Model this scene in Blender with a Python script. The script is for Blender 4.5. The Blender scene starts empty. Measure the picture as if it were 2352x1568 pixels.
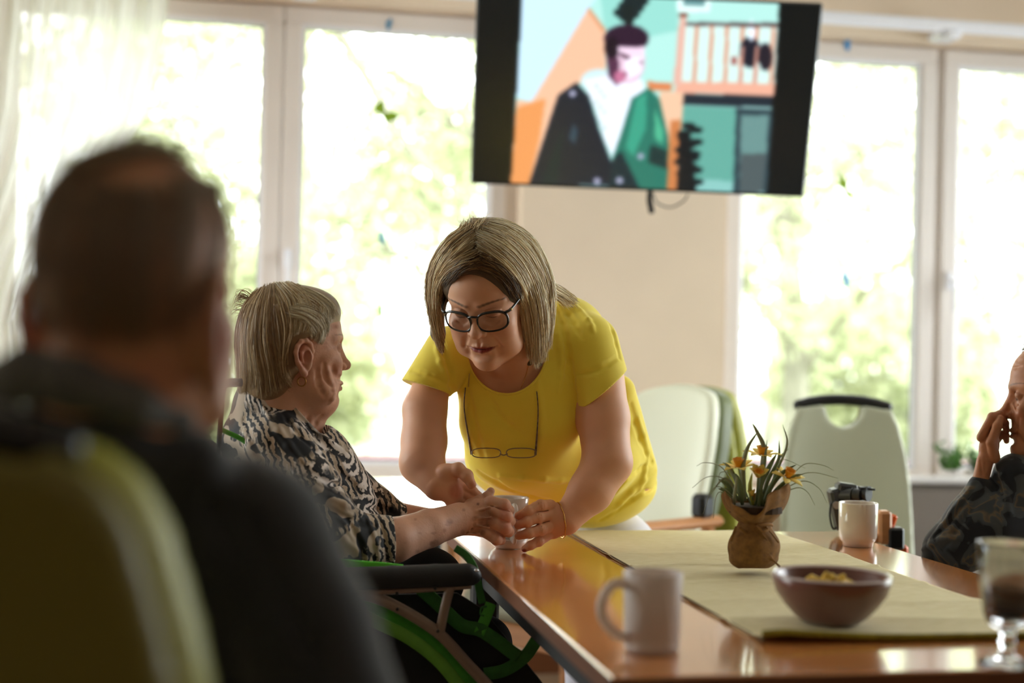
import bpy, math, random
import numpy as np
from mathutils import Vector, Matrix

random.seed(7)
RNG = np.random.default_rng(7)
C = bpy.context.scene.collection
SC = bpy.context.scene

# ------------------------------------------------------------------ camera
FPX = 3267.0                      # focal length in pixels of the 2352 px wide frame (50 mm on 36 mm)
CAM = np.array([0.0, 0.0, 1.12])
_a, _p, _ro = math.radians(10.5), math.radians(0.72), 0.022
FW = np.array([math.sin(_a)*math.cos(_p), math.cos(_a)*math.cos(_p), math.sin(_p)])
_R0 = np.array([math.cos(_a), -math.sin(_a), 0.0])
_U0 = np.cross(_R0, FW)
RT = math.cos(_ro)*_R0 + math.sin(_ro)*_U0
UP = math.cos(_ro)*_U0 - math.sin(_ro)*_R0
cam_data = bpy.data.cameras.new('camera')
cam_data.sensor_width = 36.0
cam_data.lens = FPX*36.0/2352.0
cam_data.clip_start = 0.05
cam_data.clip_end = 400
cam_data.dof.use_dof = True
cam_data.dof.focus_distance = 2.70
cam_data.dof.aperture_fstop = 1.7
cam = bpy.data.objects.new('camera', cam_data)
C.objects.link(cam)
cam.matrix_world = Matrix(((RT[0], UP[0], -FW[0], CAM[0]), (RT[1], UP[1], -FW[1], CAM[1]),
                           (RT[2], UP[2], -FW[2], CAM[2]), (0, 0, 0, 1)))
SC.camera = cam

# ------------------------------------------------------------------ world, daylight, exposure
SC.view_settings.view_transform = 'Standard'
SC.view_settings.look = 'None'
SC.view_settings.gamma = 1.0
SC.view_settings.use_curve_mapping = False
SC.view_settings.exposure = 0.70
SC.cycles.max_bounces = 10
SC.cycles.diffuse_bounces = 5
SC.cycles.transparent_max_bounces = 16
SC.cycles.sample_clamp_indirect = 6.0
SC.cycles.use_denoising = True
world = bpy.data.worlds.new('overcast_sky')
SC.world = world
world.use_nodes = True
_n = world.node_tree.nodes; _l = world.node_tree.links
_bg = _n['Background']
_tc = _n.new('ShaderNodeTexCoord'); _sx = _n.new('ShaderNodeSeparateXYZ'); _cr = _n.new('ShaderNodeValToRGB')
_l.new(_tc.outputs['Generated'], _sx.inputs[0]); _l.new(_sx.outputs['Z'], _cr.inputs[0])
_cr.color_ramp.elements[0].position = 0.0; _cr.color_ramp.elements[0].color = (0.80, 0.88, 0.90, 1)
_cr.color_ramp.elements[1].position = 0.5; _cr.color_ramp.elements[1].color = (0.97, 0.99, 1.0, 1)
_l.new(_cr.outputs[0], _bg.inputs['Color'])
SKY = 6.5
_bg.inputs['Strength'].default_value = SKY

def portal(x, y, z, sx, sz, rz):
    """daylight portal filling a window opening (helps sample the sky, gives no light of its own)"""
    d = bpy.data.lights.new('window_daylight', 'AREA'); d.shape = 'RECTANGLE'; d.size = sx; d.size_y = sz
    d.cycles.is_portal = True
    o = bpy.data.objects.new('window_daylight', d); C.objects.link(o)
    o.location = (x, y, z); o.rotation_euler = (-math.pi/2, 0, rz)
    return o
# (opening centre, size, turned so that the light's -Z points into the room)
PORT = []
def fill_light(x, y, z, sx, sy, w, col=(1, 0.86, 0.68)):  # soft fill light added to brighten the room from behind
    d = bpy.data.lights.new('added_fill_panel', 'AREA'); d.shape = 'RECTANGLE'; d.size = sx; d.size_y = sy
    d.energy = w; d.color = col
    o = bpy.data.objects.new('added_fill_glow', d); C.objects.link(o); o.location = (x, y, z)
    return o

# ------------------------------------------------------------------ pixel geometry used to place things
def rays(px, py):
    return FW + np.multiply.outer((np.asarray(px, float)-1176)/FPX, RT) - np.multiply.outer((np.asarray(py, float)-784)/FPX, UP)
def at_z(px, py, z):
    r = rays(px, py); return CAM + r*((z-CAM[2])/r[2])
def at_y(px, py, y):
    r = rays(px, py); return CAM + r*(y/r[1])
def at_d(px, py, d):
    return CAM + rays(px, py)*d
def W(P, D):
    """(px, py, depth offset in px at reference depth D) -> world metres"""
    P = np.asarray(P, float).reshape(-1, 3)
    return CAM + rays(P[:, 0], P[:, 1])*(D + P[:, 2]*D/FPX)[:, None]

# ------------------------------------------------------------------ colours and materials
def lin(c):
    c = np.asarray(c, float)
    return tuple(np.where(c <= 0.04045, c/12.92, ((c+0.055)/1.055)**2.4))
def rgb(h):
    return lin([int(h[i:i+2], 16)/255 for i in (0, 2, 4)])
MATS = {}
def mat(name, col='808080', rough=0.6, metal=0.0, var=0.0, vscale=20.0, bump=0.0, bscale=60.0, spec=0.5,
        sss=0.0, sheen=0.0, trans=0.0, col2=None, attr=False, coat=0.0, alpha=1.0, stretch=None, detail=3.0, emit=None, estr=1.0, ior=None, bdist=0.003):
    if name in MATS: return MATS[name]
    m = bpy.data.materials.new(name); m.use_nodes = True; MATS[name] = m
    n = m.node_tree.nodes; l = m.node_tree.links; b = n['Principled BSDF']
    c = rgb(col)
    b.inputs['Roughness'].default_value = rough; b.inputs['Metallic'].default_value = metal
    b.inputs['Specular IOR Level'].default_value = spec
    b.inputs['Base Color'].default_value = (*c, 1)
    if ior: b.inputs['IOR'].default_value = ior
    if sss:
        b.inputs['Subsurface Weight'].default_value = sss
        b.inputs['Subsurface Radius'].default_value = (0.012, 0.005, 0.003)
        b.inputs['Subsurface Scale'].default_value = 0.6
    if sheen: b.inputs['Sheen Weight'].default_value = sheen
    if coat: b.inputs['Coat Weight'].default_value = coat; b.inputs['Coat Roughness'].default_value = 0.1
    if trans: b.inputs['Transmission Weight'].default_value = trans
    if alpha < 1: b.inputs['Alpha'].default_value = alpha
    if emit: b.inputs['Emission Color'].default_value = (*rgb(emit), 1); b.inputs['Emission Strength'].default_value = estr
    tc = n.new('ShaderNodeTexCoord'); vec = tc.outputs['Object']
    if stretch:
        mp = n.new('ShaderNodeMapping'); mp.inputs['Scale'].default_value = stretch
        l.new(vec, mp.inputs['Vector']); vec = mp.outputs[0]
    src = None
    if attr:
        a = n.new('ShaderNodeAttribute'); a.attribute_name = 'Col'; src = a.outputs['Color']
    if var or col2:
        t = n.new('ShaderNodeTexNoise'); t.inputs['Scale'].default_value = vscale; t.inputs['Detail'].default_value = detail
        l.new(vec, t.inputs['Vector'])
        if col2:
            r = n.new('ShaderNodeValToRGB'); r.color_ramp.elements[0].position = 0.38; r.color_ramp.elements[1].position = 0.62
            r.color_ramp.elements[0].color = (*c, 1); r.color_ramp.elements[1].color = (*rgb(col2), 1)
            l.new(t.outputs['Fac'], r.inputs[0]); src = r.outputs[0]
        if var:
            mr = n.new('ShaderNodeMapRange'); mr.inputs['From Min'].default_value = 0.3; mr.inputs['From Max'].default_value = 0.7
            mr.inputs['To Min'].default_value = 1-var; mr.inputs['To Max'].default_value = 1+var
            l.new(t.outputs['Fac'], mr.inputs[0])
            mx = n.new('ShaderNodeVectorMath'); mx.operation = 'SCALE'
            if src: l.new(src, mx.inputs[0])
            else: mx.inputs[0].default_value = c
            l.new(mr.outputs[0], mx.inputs['Scale']); src = mx.outputs[0]
    if src: l.new(src, b.inputs['Base Color'])
    if bump:
        t = n.new('ShaderNodeTexNoise'); t.inputs['Scale'].default_value = bscale; t.inputs['Detail'].default_value = 4
        l.new(vec, t.inputs['Vector'])
        bp = n.new('ShaderNodeBump'); bp.inputs['Strength'].default_value = bump; bp.inputs['Distance'].default_value = bdist
        l.new(t.outputs['Fac'], bp.inputs['Height']); l.new(bp.outputs[0], b.inputs['Normal'])
    return m
def glass_pane_mat(name='window_glass', tint=(1, 1, 1), refl=1.0):
    if name in MATS: return MATS[name]
    m = bpy.data.materials.new(name); m.use_nodes = True; MATS[name] = m
    n = m.node_tree.nodes; l = m.node_tree.links; n.remove(n['Principled BSDF'])
    t = n.new('ShaderNodeBsdfTransparent'); t.inputs[0].default_value = (*tint, 1)
    g = n.new('ShaderNodeBsdfGlossy'); g.inputs['Roughness'].default_value = 0.02
    f = n.new('ShaderNodeFresnel'); f.inputs[0].default_value = 1.45
    mm = n.new('ShaderNodeMath'); mm.operation = 'MULTIPLY'; mm.inputs[1].default_value = refl
    l.new(f.outputs[0], mm.inputs[0])
    x = n.new('ShaderNodeMixShader'); l.new(mm.outputs[0], x.inputs[0]); l.new(t.outputs[0], x.inputs[1]); l.new(g.outputs[0], x.inputs[2])
    l.new(x.outputs[0], n['Material Output'].inputs[0])
    return m

# ------------------------------------------------------------------ object bookkeeping
def mesh_obj(name, V, F, m, parent=None, smooth=True, col=None, auto=None):
    me = bpy.data.meshes.new(name)
    V = np.asarray(V, np.float32).reshape(-1, 3)
    if isinstance(F, np.ndarray):
        k = F.shape[1]
        me.vertices.add(len(V)); me.vertices.foreach_set('co', V.ravel())
        me.loops.add(F.size); me.loops.foreach_set('vertex_index', F.astype(np.int32).ravel())
        me.polygons.add(len(F)); me.polygons.foreach_set('loop_start', np.arange(0, F.size, k, dtype=np.int32))
        me.update(calc_edges=True)
        me.validate()
    else:
        me.from_pydata([tuple(map(float, v)) for v in V], [], [tuple(map(int, f)) for f in F])
    me.polygons.foreach_set('use_smooth', np.full(len(me.polygons), smooth))
    if auto:
        me.set_sharp_from_angle(angle=math.radians(auto))
    if col is not None and len(me.vertices) == len(col):
        at = me.color_attributes.new('Col', 'FLOAT_COLOR', 'POINT')
        cc = np.ones((len(col), 4), np.float32); cc[:, :3] = col
        at.data.foreach_set('color', cc.ravel())
    me.materials.append(m)
    o = bpy.data.objects.new(name, me); C.objects.link(o)
    if parent:
        o.parent = parent
        if parent.type == 'EMPTY' or True:
            o.matrix_parent_inverse = world_of(parent).inverted()
    return o
def world_of(o):
    m = Matrix.LocRotScale(o.location, o.rotation_euler, o.scale)
    if o.parent: return world_of(o.parent) @ o.matrix_parent_inverse @ m
    return m
def tag(o, label=None, cat=None, group=None, kind=None):
    if label: o['label'] = label
    if cat: o['category'] = cat
    if group: o['group'] = group
    if kind: o['kind'] = kind
    return o
def thing(name, loc, label=None, cat=None, group=None, kind=None, rz=0.0):
    o = bpy.data.objects.new(name, None); C.objects.link(o); o.empty_display_size = 0.05
    o.location = loc; o.rotation_euler = (0, 0, rz)
    return tag(o, label, cat, group, kind)

class MB:
    """collects primitives, builds one mesh object"""
    def __init__(s): s.V = []; s.F = []
    def add(s, V, F):
        b = len(s.V); s.V += [tuple(map(float, v)) for v in V]; s.F += [tuple(int(i)+b for i in f) for f in F]; return s
    def box(s, c, size, M=None, bev=0.0):
        x, y, z = [t/2 for t in size]
        if bev <= 0:
            V = [(-x,-y,-z),(x,-y,-z),(x,y,-z),(-x,y,-z),(-x,-y,z),(x,-y,z),(x,y,z),(-x,y,z)]
            F = [(3,2,1,0),(4,5,6,7),(0,1,5,4),(1,2,6,5),(2,3,7,6),(3,0,4,7)]
        else:
            b = min(bev, x*.99, y*.99, z*.99); V = []; F = []
            idx = {}
            for sx in (-1,1):
                for sy in (-1,1):
                    for sz in (-1,1):
                        for ax in range(3):
                            p = [sx*(x-b), sy*(y-b), sz*(z-b)]
                            p[ax] = (sx*x, sy*y, sz*z)[ax]
                            idx[(sx,sy,sz,ax)] = len(V); V.append(tuple(p))
            def q(*k): F.append(tuple(idx[i] for i in k))
            for sgn in (-1,1):
                for ax, (a1, a2) in enumerate(((1,2),(2,0),(0,1))):
                    ks = []
                    for (u, v) in ((-1,-1),(1,-1),(1,1),(-1,1)):
                        t = [0,0,0]; t[ax] = sgn; t[a1] = u; t[a2] = v; ks.append((t[0],t[1],t[2],ax))
                    q(*(ks if sgn > 0 else ks[::-1]))
            for ax in range(3):
                a1, a2 = [(1,2),(2,0),(0,1)][ax]
                for s1 in (-1,1):
                    for s2 in (-1,1):
                        def kk(e, which):
                            t = [0,0,0]; t[ax] = e; t[a1] = s1; t[a2] = s2; return (t[0],t[1],t[2],which)
                        f = [kk(-1,a1), kk(1,a1), kk(1,a2), kk(-1,a2)]
                        q(*(f if s1*s2 < 0 else f[::-1]))
            for sx in (-1,1):
                for sy in (-1,1):
                    for sz in (-1,1):
                        f = [(sx,sy,sz,0),(sx,sy,sz,1),(sx,sy,sz,2)]
                        q(*(f if sx*sy*sz > 0 else f[::-1]))
        V = np.array(V)
        if M is not None: V = V @ np.asarray(M, float).T
        return s.add(V + np.asarray(c, float), F)
    def tube(s, pts, r, n=8, caps=True, flat=None):
        V, F = tube_mesh(pts, r, n, caps, flat); return s.add(V, F)
    def lathe(s, prof, c=(0,0,0), n=32, M=None, cap=True):
        prof = list(prof); V = []; F = []
        for (r, z) in prof:
            for i in range(n):
                a = 2*math.pi*i/n; V.append((r*math.cos(a), r*math.sin(a), z))
        for j in range(len(prof)-1):
            for i in range(n):
                k = (i+1) % n; F.append((j*n+i, j*n+k, (j+1)*n+k, (j+1)*n+i))
        if cap:
            F.append(tuple(range(n))[::-1]); F.append(tuple(range((len(prof)-1)*n, len(prof)*n)))
        V = np.array(V)
        if M is not None: V = V @ np.asarray(M, float).T
        return s.add(V + np.asarray(c, float), F)
    def build(s, name, m, parent=None, smooth=False, auto=None, col=None):
        if auto: smooth = True
        return mesh_obj(name, s.V, s.F, m, parent, smooth, col, auto)

def catmull(P, k=6, closed=False):
    P = np.asarray(P, float); n = len(P); out = []
    rng = range(n if closed else n-1)
    for i in rng:
        p0 = P[(i-1) % n] if (closed or i > 0) else 2*P[0]-P[1]
        p1 = P[i]; p2 = P[(i+1) % n]
        p3 = P[(i+2) % n] if (closed or i+2 < n) else 2*P[-1]-P[-2]
        for j in range(k):
            t = j/k
            out.append(0.5*((2*p1)+(-p0+p2)*t+(2*p0-5*p1+4*p2-p3)*t*t+(-p0+3*p1-3*p2+p3)*t**3))
    if not closed: out.append(P[-1])
    return np.array(out)
def tube_mesh(pts, r, n=8, caps=True, flat=None, closed=False):
    P = np.asarray(pts, float); K = len(P); r = np.broadcast_to(np.asarray(r, float), (K,))
    if closed: T = np.roll(P, -1, 0)-np.roll(P, 1, 0)
    else: T = np.gradient(P, axis=0)
    T /= np.linalg.norm(T, axis=1)[:, None]+1e-12
    ref = np.array([0, 0, 1.0]) if abs(T[0][2]) < 0.9 else np.array([1.0, 0, 0])
    N = np.zeros_like(P); v = np.cross(T[0], ref)
    for i in range(K):
        v = v - T[i]*np.dot(v, T[i]); nv = np.linalg.norm(v)
        v = v/(nv+1e-12); N[i] = v
    B = np.cross(T, N); a = np.arange(n)*2*math.pi/n
    fx, fy = flat if flat else (1, 1)
    V = P[:, None, :] + r[:, None, None]*(fx*np.cos(a)[None, :, None]*N[:, None, :] + fy*np.sin(a)[None, :, None]*B[:, None, :])
    V = V.reshape(-1, 3); F = []
    for j in range(K if closed else K-1):
        j2 = (j+1) % K
        for i in range(n):
            k = (i+1) % n; F.append((j*n+i, j*n+k, j2*n+k, j2*n+i))
    if caps and not closed:
        F.append(tuple(range(n))[::-1]); F.append(tuple(range((K-1)*n, K*n)))
    return V, F
def grid_obj(name, P, m, parent=None, thick=0.0, closed_u=False, smooth=True, col=None):
    """P: (nu, nv, 3) array of points -> sheet, optionally given thickness along its normals"""
    P = np.asarray(P, float); nu, nv = P.shape[:2]
    def quads(off, flip):
        i, j = np.meshgrid(np.arange(nu if closed_u else nu-1), np.arange(nv-1), indexing='ij')
        i2 = (i+1) % nu
        q = np.stack([i*nv+j, i2*nv+j, i2*nv+j+1, i*nv+j+1], -1).reshape(-1, 4)+off
        return q[:, ::-1] if flip else q
    V = P.reshape(-1, 3); F = quads(0, False)
    if thick:
        du = np.gradient(P, axis=0); dv = np.gradient(P, axis=1); N = np.cross(du, dv)
        N /= np.linalg.norm(N, axis=2)[:, :, None]+1e-12
        V = np.concatenate([V, (P-N*thick).reshape(-1, 3)]); n0 = nu*nv; Fs = [F, quads(n0, True)]
        def rim(a): 
            a = np.array(a); return np.stack([a[:-1], a[:-1]+n0, a[1:]+n0, a[1:]], -1)
        if not closed_u:
            Fs += [rim([j for j in range(nv)])[:, ::-1], rim([(nu-1)*nv+j for j in range(nv)])]
        ui = list(range(nu))+([0] if closed_u else [])
        Fs += [rim([i*nv for i in ui]), rim([i*nv+nv-1 for i in ui])[:, ::-1]]
        F = np.concatenate(Fs)
        if col is not None: col = np.concatenate([col, col])
    return mesh_obj(name, V, F, m, parent, smooth, col)

# ------------------------------------------------------------------ implicit modelling: smooth unions meshed by surface nets
def _rot(e):
    """euler degrees (x, y, z) -> 3x3"""
    a, b, c = [math.radians(t) for t in e]
    X = np.array([[1,0,0],[0,math.cos(a),-math.sin(a)],[0,math.sin(a),math.cos(a)]])
    Y = np.array([[math.cos(b),0,math.sin(b)],[0,1,0],[-math.sin(b),0,math.cos(b)]])
    Z = np.array([[math.cos(c),-math.sin(c),0],[math.sin(c),math.cos(c),0],[0,0,1]])
    return Z @ Y @ X
class SDF:
    def __init__(s, frame=None): s.P = []; s.frame = frame; s.warp = None
    def _pt(s, p):
        p = np.asarray(p, float)
        if s.frame is None: return p
        o, A, sc = s.frame; return o + (A @ p)*sc
    def _sc(s): return 1.0 if s.frame is None else s.frame[2]
    def cap(s, p, q, r0, r1=None, k=0.0, op='u'):
        p = s._pt(p); q = s._pt(q); sc = s._sc(); r0 = r0*sc; r1 = (r0 if r1 is None else r1*sc); k *= sc
        m = max(r0, r1)+k; s.P.append(('c', p, q, r0, r1, k, op, np.minimum(p, q)-m, np.maximum(p, q)+m)); return s
    def chain(s, pts, rs, k=0.0, op='u'):
        rs = list(np.broadcast_to(np.asarray(rs, float), (len(pts),)))
        for i in range(len(pts)-1): s.cap(pts[i], pts[i+1], rs[i], rs[i+1], k, op)
        return s
    def ell(s, c, r, rot=None, k=0.0, op='u'):
        r = np.asarray(r, float); M = np.eye(3) if rot is None else (_rot(rot) if np.ndim(rot) == 1 else np.asarray(rot, float))
        if s.frame is not None: M = s.frame[1] @ M
        c = s._pt(c); sc = s._sc(); r = r*sc; k *= sc
        ext = np.sqrt(((M*r[None, :])**2).sum(1))+k*2+0.12*float(r.max())
        s.P.append(('e', c, M, r, None, k, op, c-ext, c+ext)); return s
    def half(s, p, n, k=0.0, lo=None, hi=None):
        """cut away everything on the side n points to (inside the box lo..hi)"""
        n = np.asarray(n, float); n = n/np.linalg.norm(n)
        s.P.append(('h', np.asarray(p, float), n, 0, 0, k, 's', np.asarray(lo, float) if lo is not None else np.full(3, -1e9), np.asarray(hi, float) if hi is not None else np.full(3, 1e9))); return s
    def tri(s, a, b, c, r, k=0.0, op='u'):
        a, b, c = [s._pt(t) for t in (a, b, c)]; sc = s._sc(); r *= sc; k *= sc
        m = r+k; s.P.append(('t', a, b, c, r, k, op, np.minimum(np.minimum(a, b), c)-m, np.maximum(np.maximum(a, b), c)+m)); return s
    def fn(s, f, lo, hi, k=0.0, op='u'):
        s.P.append(('f', f, None, None, None, k, op, np.asarray(lo, float)-k, np.asarray(hi, float)+k)); return s
    @staticmethod
    def _d(pr, Q):
        t = pr[0]
        if t == 'f': return pr[1](Q)
        if t == 'c':
            _, p, q, r0, r1 = pr[:5]; d = (q-p).astype(np.float32); L = float(d @ d)+1e-9
            w = Q-p.astype(np.float32); h = np.clip((w @ d)/L, 0, 1)
            w = w-h[:, None]*d
            return np.sqrt(np.einsum('ij,ij->i', w, w))-(r0+(r1-r0)*h)
        if t == 'e':
            _, c, M, r = pr[:4]; w = (Q-c.astype(np.float32)) @ M.astype(np.float32)
            a = w/r.astype(np.float32); b = a/r.astype(np.float32)
            k0 = np.sqrt(np.einsum('ij,ij->i', a, a)); k1 = np.sqrt(np.einsum('ij,ij->i', b, b))+1e-9
            return np.where(k0 < 0.05, -float(r.min())*(1-k0), k0*(k0-1)/k1)
        if t == 'h':
            return -((Q-pr[1].astype(np.float32)) @ pr[2].astype(np.float32))
        if t == 't':
            _, a, b, c, r = pr[:5]; u = b-a; v = c-a
            w = Q-a.astype(np.float32); G = np.array([[u@u, u@v], [u@v, v@v]]); Gi = np.linalg.inv(G+np.eye(2)*1e-9)
            rhs = np.stack([w @ u, w @ v], 1); bc = rhs @ Gi
            s_ = np.clip(bc[:, 0], 0, 1); t_ = np.clip(bc[:, 1], 0, 1); ov = np.maximum(s_+t_-1, 0)/2; s_ = s_-ov; t_ = t_-ov
            w = w-s_[:, None]*u-t_[:, None]*v
            return (np.sqrt((w*w).sum(1))-r).astype(np.float32)
    def ev(s, Q, lo, hi, pad, ref=None):
        d = np.full(len(Q), 60.0*pad, np.float32)
        for pr in s.P:
            if np.any(pr[7]-pad > hi) or np.any(pr[8]+pad < lo): continue
            if pr[6] == 's' and pr[0] == 'h' and not np.isinf(pr[7][0]) and pr[7][0] > -1e8:
                inside = np.all((Q >= pr[7]) & (Q <= pr[8]), axis=1)
            else: inside = None
            e = s._d(pr, Q); k = pr[5]
            if pr[6] == 'u':
                if k > 0:
                    h = np.clip(0.5+0.5*(d-e)/k, 0, 1); d = d+(e-d)*h-k*h*(1-h)
                else: d = np.minimum(d, e)
            else:
                if k > 0:
                    h = np.clip(0.5-0.5*(d+e)/k, 0, 1); n = d+(-e-d)*h+k*h*(1-h)
                else: n = np.maximum(d, -e)
                d = n if inside is None else np.where(inside, n, d)
        if s.warp is not None: d = d+s.warp(Q)
        return d
    def mesh(s, vox, B=20):
        us = [p for p in s.P if p[6] == 'u']
        lo = np.min([p[7] for p in us], 0)-2*vox; hi = np.max([p[8] for p in us], 0)+2*vox
        nb = np.ceil((hi-lo)/(vox*B)).astype(int)
        g = np.stack(np.meshgrid(*[np.arange(n) for n in nb], indexing='ij'), -1).reshape(-1, 3)
        cen = (lo+(g+0.5)*vox*B).astype(np.float32)
        hd = vox*B*0.5*1.733
        dc = s.ev(cen, lo, hi, hd*1.5)
        act = g[np.abs(dc) < hd*1.5+2*vox]
        G = np.array(nb)*B+4
        ax = np.arange(B+1)
        base = np.stack(np.meshgrid(ax, ax, ax, indexing='ij'), -1).reshape(-1, 3)
        VI = []; VP = []; QS = []
        def gid(c): return (c[..., 0]*G[1]+c[..., 1])*G[2]+c[..., 2]
        for b in act:
            org = b*B
            Q = (lo+(base+org)*vox).astype(np.float32)
            d = s.ev(Q, Q[0], Q[-1], 2.5*vox).reshape(B+1, B+1, B+1)
            if d.min() > 0 or d.max() < 0: continue
            sg = d < 0
            acc = np.zeros((B, B, B, 3), np.float32); cnt = np.zeros((B, B, B), np.float32)
            for axis in range(3):
                o1, o2 = [i for i in range(3) if i != axis]
                for e1 in (0, 1):
                    for e2 in (0, 1):
                        sl0 = [None]*3; sl1 = [None]*3
                        sl0[axis] = slice(0, B); sl1[axis] = slice(1, B+1)
                        sl0[o1] = sl1[o1] = slice(e1, B+e1); sl0[o2] = sl1[o2] = slice(e2, B+e2)
                        a = d[tuple(sl0)]; c = d[tuple(sl1)]
                        cr = (a < 0) != (c < 0)
                        t = np.where(cr, a/(a-c+1e-20), 0)
                        acc[..., axis] += t; acc[..., o1] += cr*e1; acc[..., o2] += cr*e2; cnt += cr
            cells = np.argwhere(cnt > 0)
            if len(cells):
                ci = tuple(cells.T); pos = acc[ci]/cnt[ci][:, None]
                VI.append(gid((cells+org).astype(np.int64)+1)); VP.append(lo+(cells+org+pos)*vox)
            for axis in range(3):
                o1, o2 = [(1, 2), (2, 0), (0, 1)][axis]
                sl0 = [slice(0, B)]*3; sl1 = [slice(0, B)]*3; sl1[axis] = slice(1, B+1)
                a = sg[tuple(sl0)]; c = sg[tuple(sl1)]
                e = np.argwhere(a != c)
                if not len(e): continue
                inside = a[tuple(e.T)]
                e = e+org+1
                d1 = np.zeros(3, int); d1[o1] = 1; d2 = np.zeros(3, int); d2[o2] = 1
                q = np.stack([gid(e-d1-d2), gid(e-d2), gid(e), gid(e-d1)], 1)
                q[~inside] = q[~inside][:, ::-1]
                QS.append(q)
        VI = np.concatenate(VI); VP = np.concatenate(VP); QS = np.concatenate(QS)
        o = np.argsort(VI); VI = VI[o]; VP = VP[o]
        ix = np.clip(np.searchsorted(VI, QS), 0, len(VI)-1)
        ok = np.all(VI[ix] == QS, axis=1)
        return VP, ix[ok]
def sdf_obj(name, S, vox, D, m, parent=None, colfn=None, flip=False):
    """mesh the field; D is the reference depth of pixel space, None for world metres"""
    V, F = S.mesh(vox)
    col = colfn(V) if colfn else None
    Wd = V if D is None else W(V, D)
    if D is not None and flip: F = F[:, ::-1]      # pixel space is left-handed against world space
    o = mesh_obj(name, Wd, F, m, parent, True, col)
    E = np.sort(np.concatenate([F[:, [0, 1]], F[:, [1, 2]], F[:, [2, 3]], F[:, [3, 0]]]), 1).astype(np.int64)
    key = E[:, 0]*(len(V)+1)+E[:, 1]; u, c = np.unique(key, return_counts=True)
    if (c == 1).any():                      # close the odd pinhole left between blocks
        import bmesh
        bm = bmesh.new(); bm.from_mesh(o.data); bmesh.ops.holes_fill(bm, edges=[e for e in bm.edges if e.is_boundary], sides=16)
        for f in bm.faces: f.smooth = True
        bm.to_mesh(o.data); bm.free()
    return o
def fbm(Q, s, seed=0, oct=2):
    """cheap smooth pseudo-noise from warped sines"""
    r = np.random.default_rng(seed); out = 0; amp = 1.0; tot = 0
    for o in range(oct):
        for _ in range(4):
            k = r.normal(size=3); k = k/np.linalg.norm(k)*s*(2**o)*(0.6+0.8*r.random()); ph = r.random()*6.28
            k2 = r.normal(size=3); k2 = k2/np.linalg.norm(k2)*s*(2**o)*0.7
            out = out+amp*np.sin(Q @ k.astype(np.float32)+ph+1.3*np.sin(Q @ k2.astype(np.float32)+ph*2)); tot += amp
        amp *= 0.5
    return out/tot*1.6

# ================================================================== materials
M_wall = mat('wall_paint', 'e6d2ba', 0.85, var=0.03, vscale=3, bump=0.05, bscale=200)
M_ceil = mat('ceiling_paint', 'efeae4', 0.9)
M_floor = mat('floor_vinyl', '8a7660', 0.35, var=0.12, vscale=6)
M_pvc = mat('window_pvc', 'e8e0da', 0.35, var=0.02, vscale=4)
M_bead = mat('glazing_bead', 'eeeef4', 0.25)
M_seal = mat('rubber_seal', '2a2c28', 0.7)
M_glass = glass_pane_mat()
M_wood = mat('table_laminate', 'da8f50', 0.16, col2='d38849', vscale=2.2, stretch=(10, 1.0, 6), detail=6, spec=0.7, coat=1.0)
M_woodedge = mat('table_edge_wood', '6a3c1a', 0.5, var=0.15, vscale=8, stretch=(1, 1, 8))
M_chairwood = mat('beech_wood', 'c58a58', 0.4, var=0.1, vscale=12, stretch=(1, 1, 5))
M_blackpl = mat('black_plastic', '121314', 0.35)
M_blacksoft = mat('black_rubber', '15171a', 0.6, bump=0.15, bscale=300)
M_sage = mat('sage_vinyl', 'b2b69e', 0.42, var=0.03, vscale=4, bump=0.05, bscale=150)
M_lime = mat('lime_vinyl', '98983a', 0.45, var=0.04, vscale=4, bump=0.05, bscale=150)
M_chrome = mat('polished_metal', 'c8c8c8', 0.15, 1.0)

# ================================================================== room shell
YW, YG = 5.0, 5.10                       # room face of the window wall, face of the window frames
WIN = [(-0.93, 0.955), (1.715, 3.35)]    # window openings
ZB, ZT, CE = 0.665, 2.365, 2.53
XL, XR, YB = -2.3, 3.7, -3.2
def struct(name, mb, m, parent=None, **k):
    o = mb.build(name, m, parent, **k)
    if parent is None: o['kind'] = 'structure'
    return o
def wall_with_openings(name, axis, pos, thick, lo, hi, openings, m):
    """axis 'y': wall in the xz plane at y=pos; axis 'x': wall in the yz plane at x=pos"""
    mb = MB(); xs = sorted({lo, hi, *[t for o in openings for t in o[:2]]})
    def bx(a, b, z0, z1):
        if b-a < 1e-4 or z1-z0 < 1e-4: return
        c = ((a+b)/2, pos+thick/2, (z0+z1)/2) if axis == 'y' else (pos+thick/2, (a+b)/2, (z0+z1)/2)
        s = (b-a, abs(thick), z1-z0) if axis == 'y' else (abs(thick), b-a, z1-z0)
        mb.box(c, s)
    for a, b in zip(xs[:-1], xs[1:]):
        op = [o for o in openings if o[0] <= a+1e-6 and o[1] >= b-1e-6]
        if op: bx(a, b, 0, op[0][2]); bx(a, b, op[0][3], CE+0.02)
        else: bx(a, b, 0, CE+0.02)
    return struct(name, mb, m)
wall_with_openings('wall_back', 'y', YW, 0.30, XL-0.3, XR+0.3, [(a, b, ZB, ZT) for a, b in WIN], M_wall)
SIDE_R = [(2.2, 4.85, 0.35, 2.4)]
SIDE_L = [(2.9, 4.85, 0.35, 2.4)]
wall_with_openings('wall_right', 'x', XR, 0.30, YB-0.3, YW, SIDE_R, M_wall)
wall_with_openings('wall_left', 'x', XL, -0.30, YB-0.3, YW, SIDE_L, M_wall)
wall_with_openings('wall_front', 'y', YB, -0.30, XL-0.3, XR+0.3, [], mat('light_damping_brown', '6a4c34', 0.6, var=0.2, vscale=3, stretch=(8, 1, 1)))  # unseen wall, coloured dark to cut light bounced onto the foreground
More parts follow.
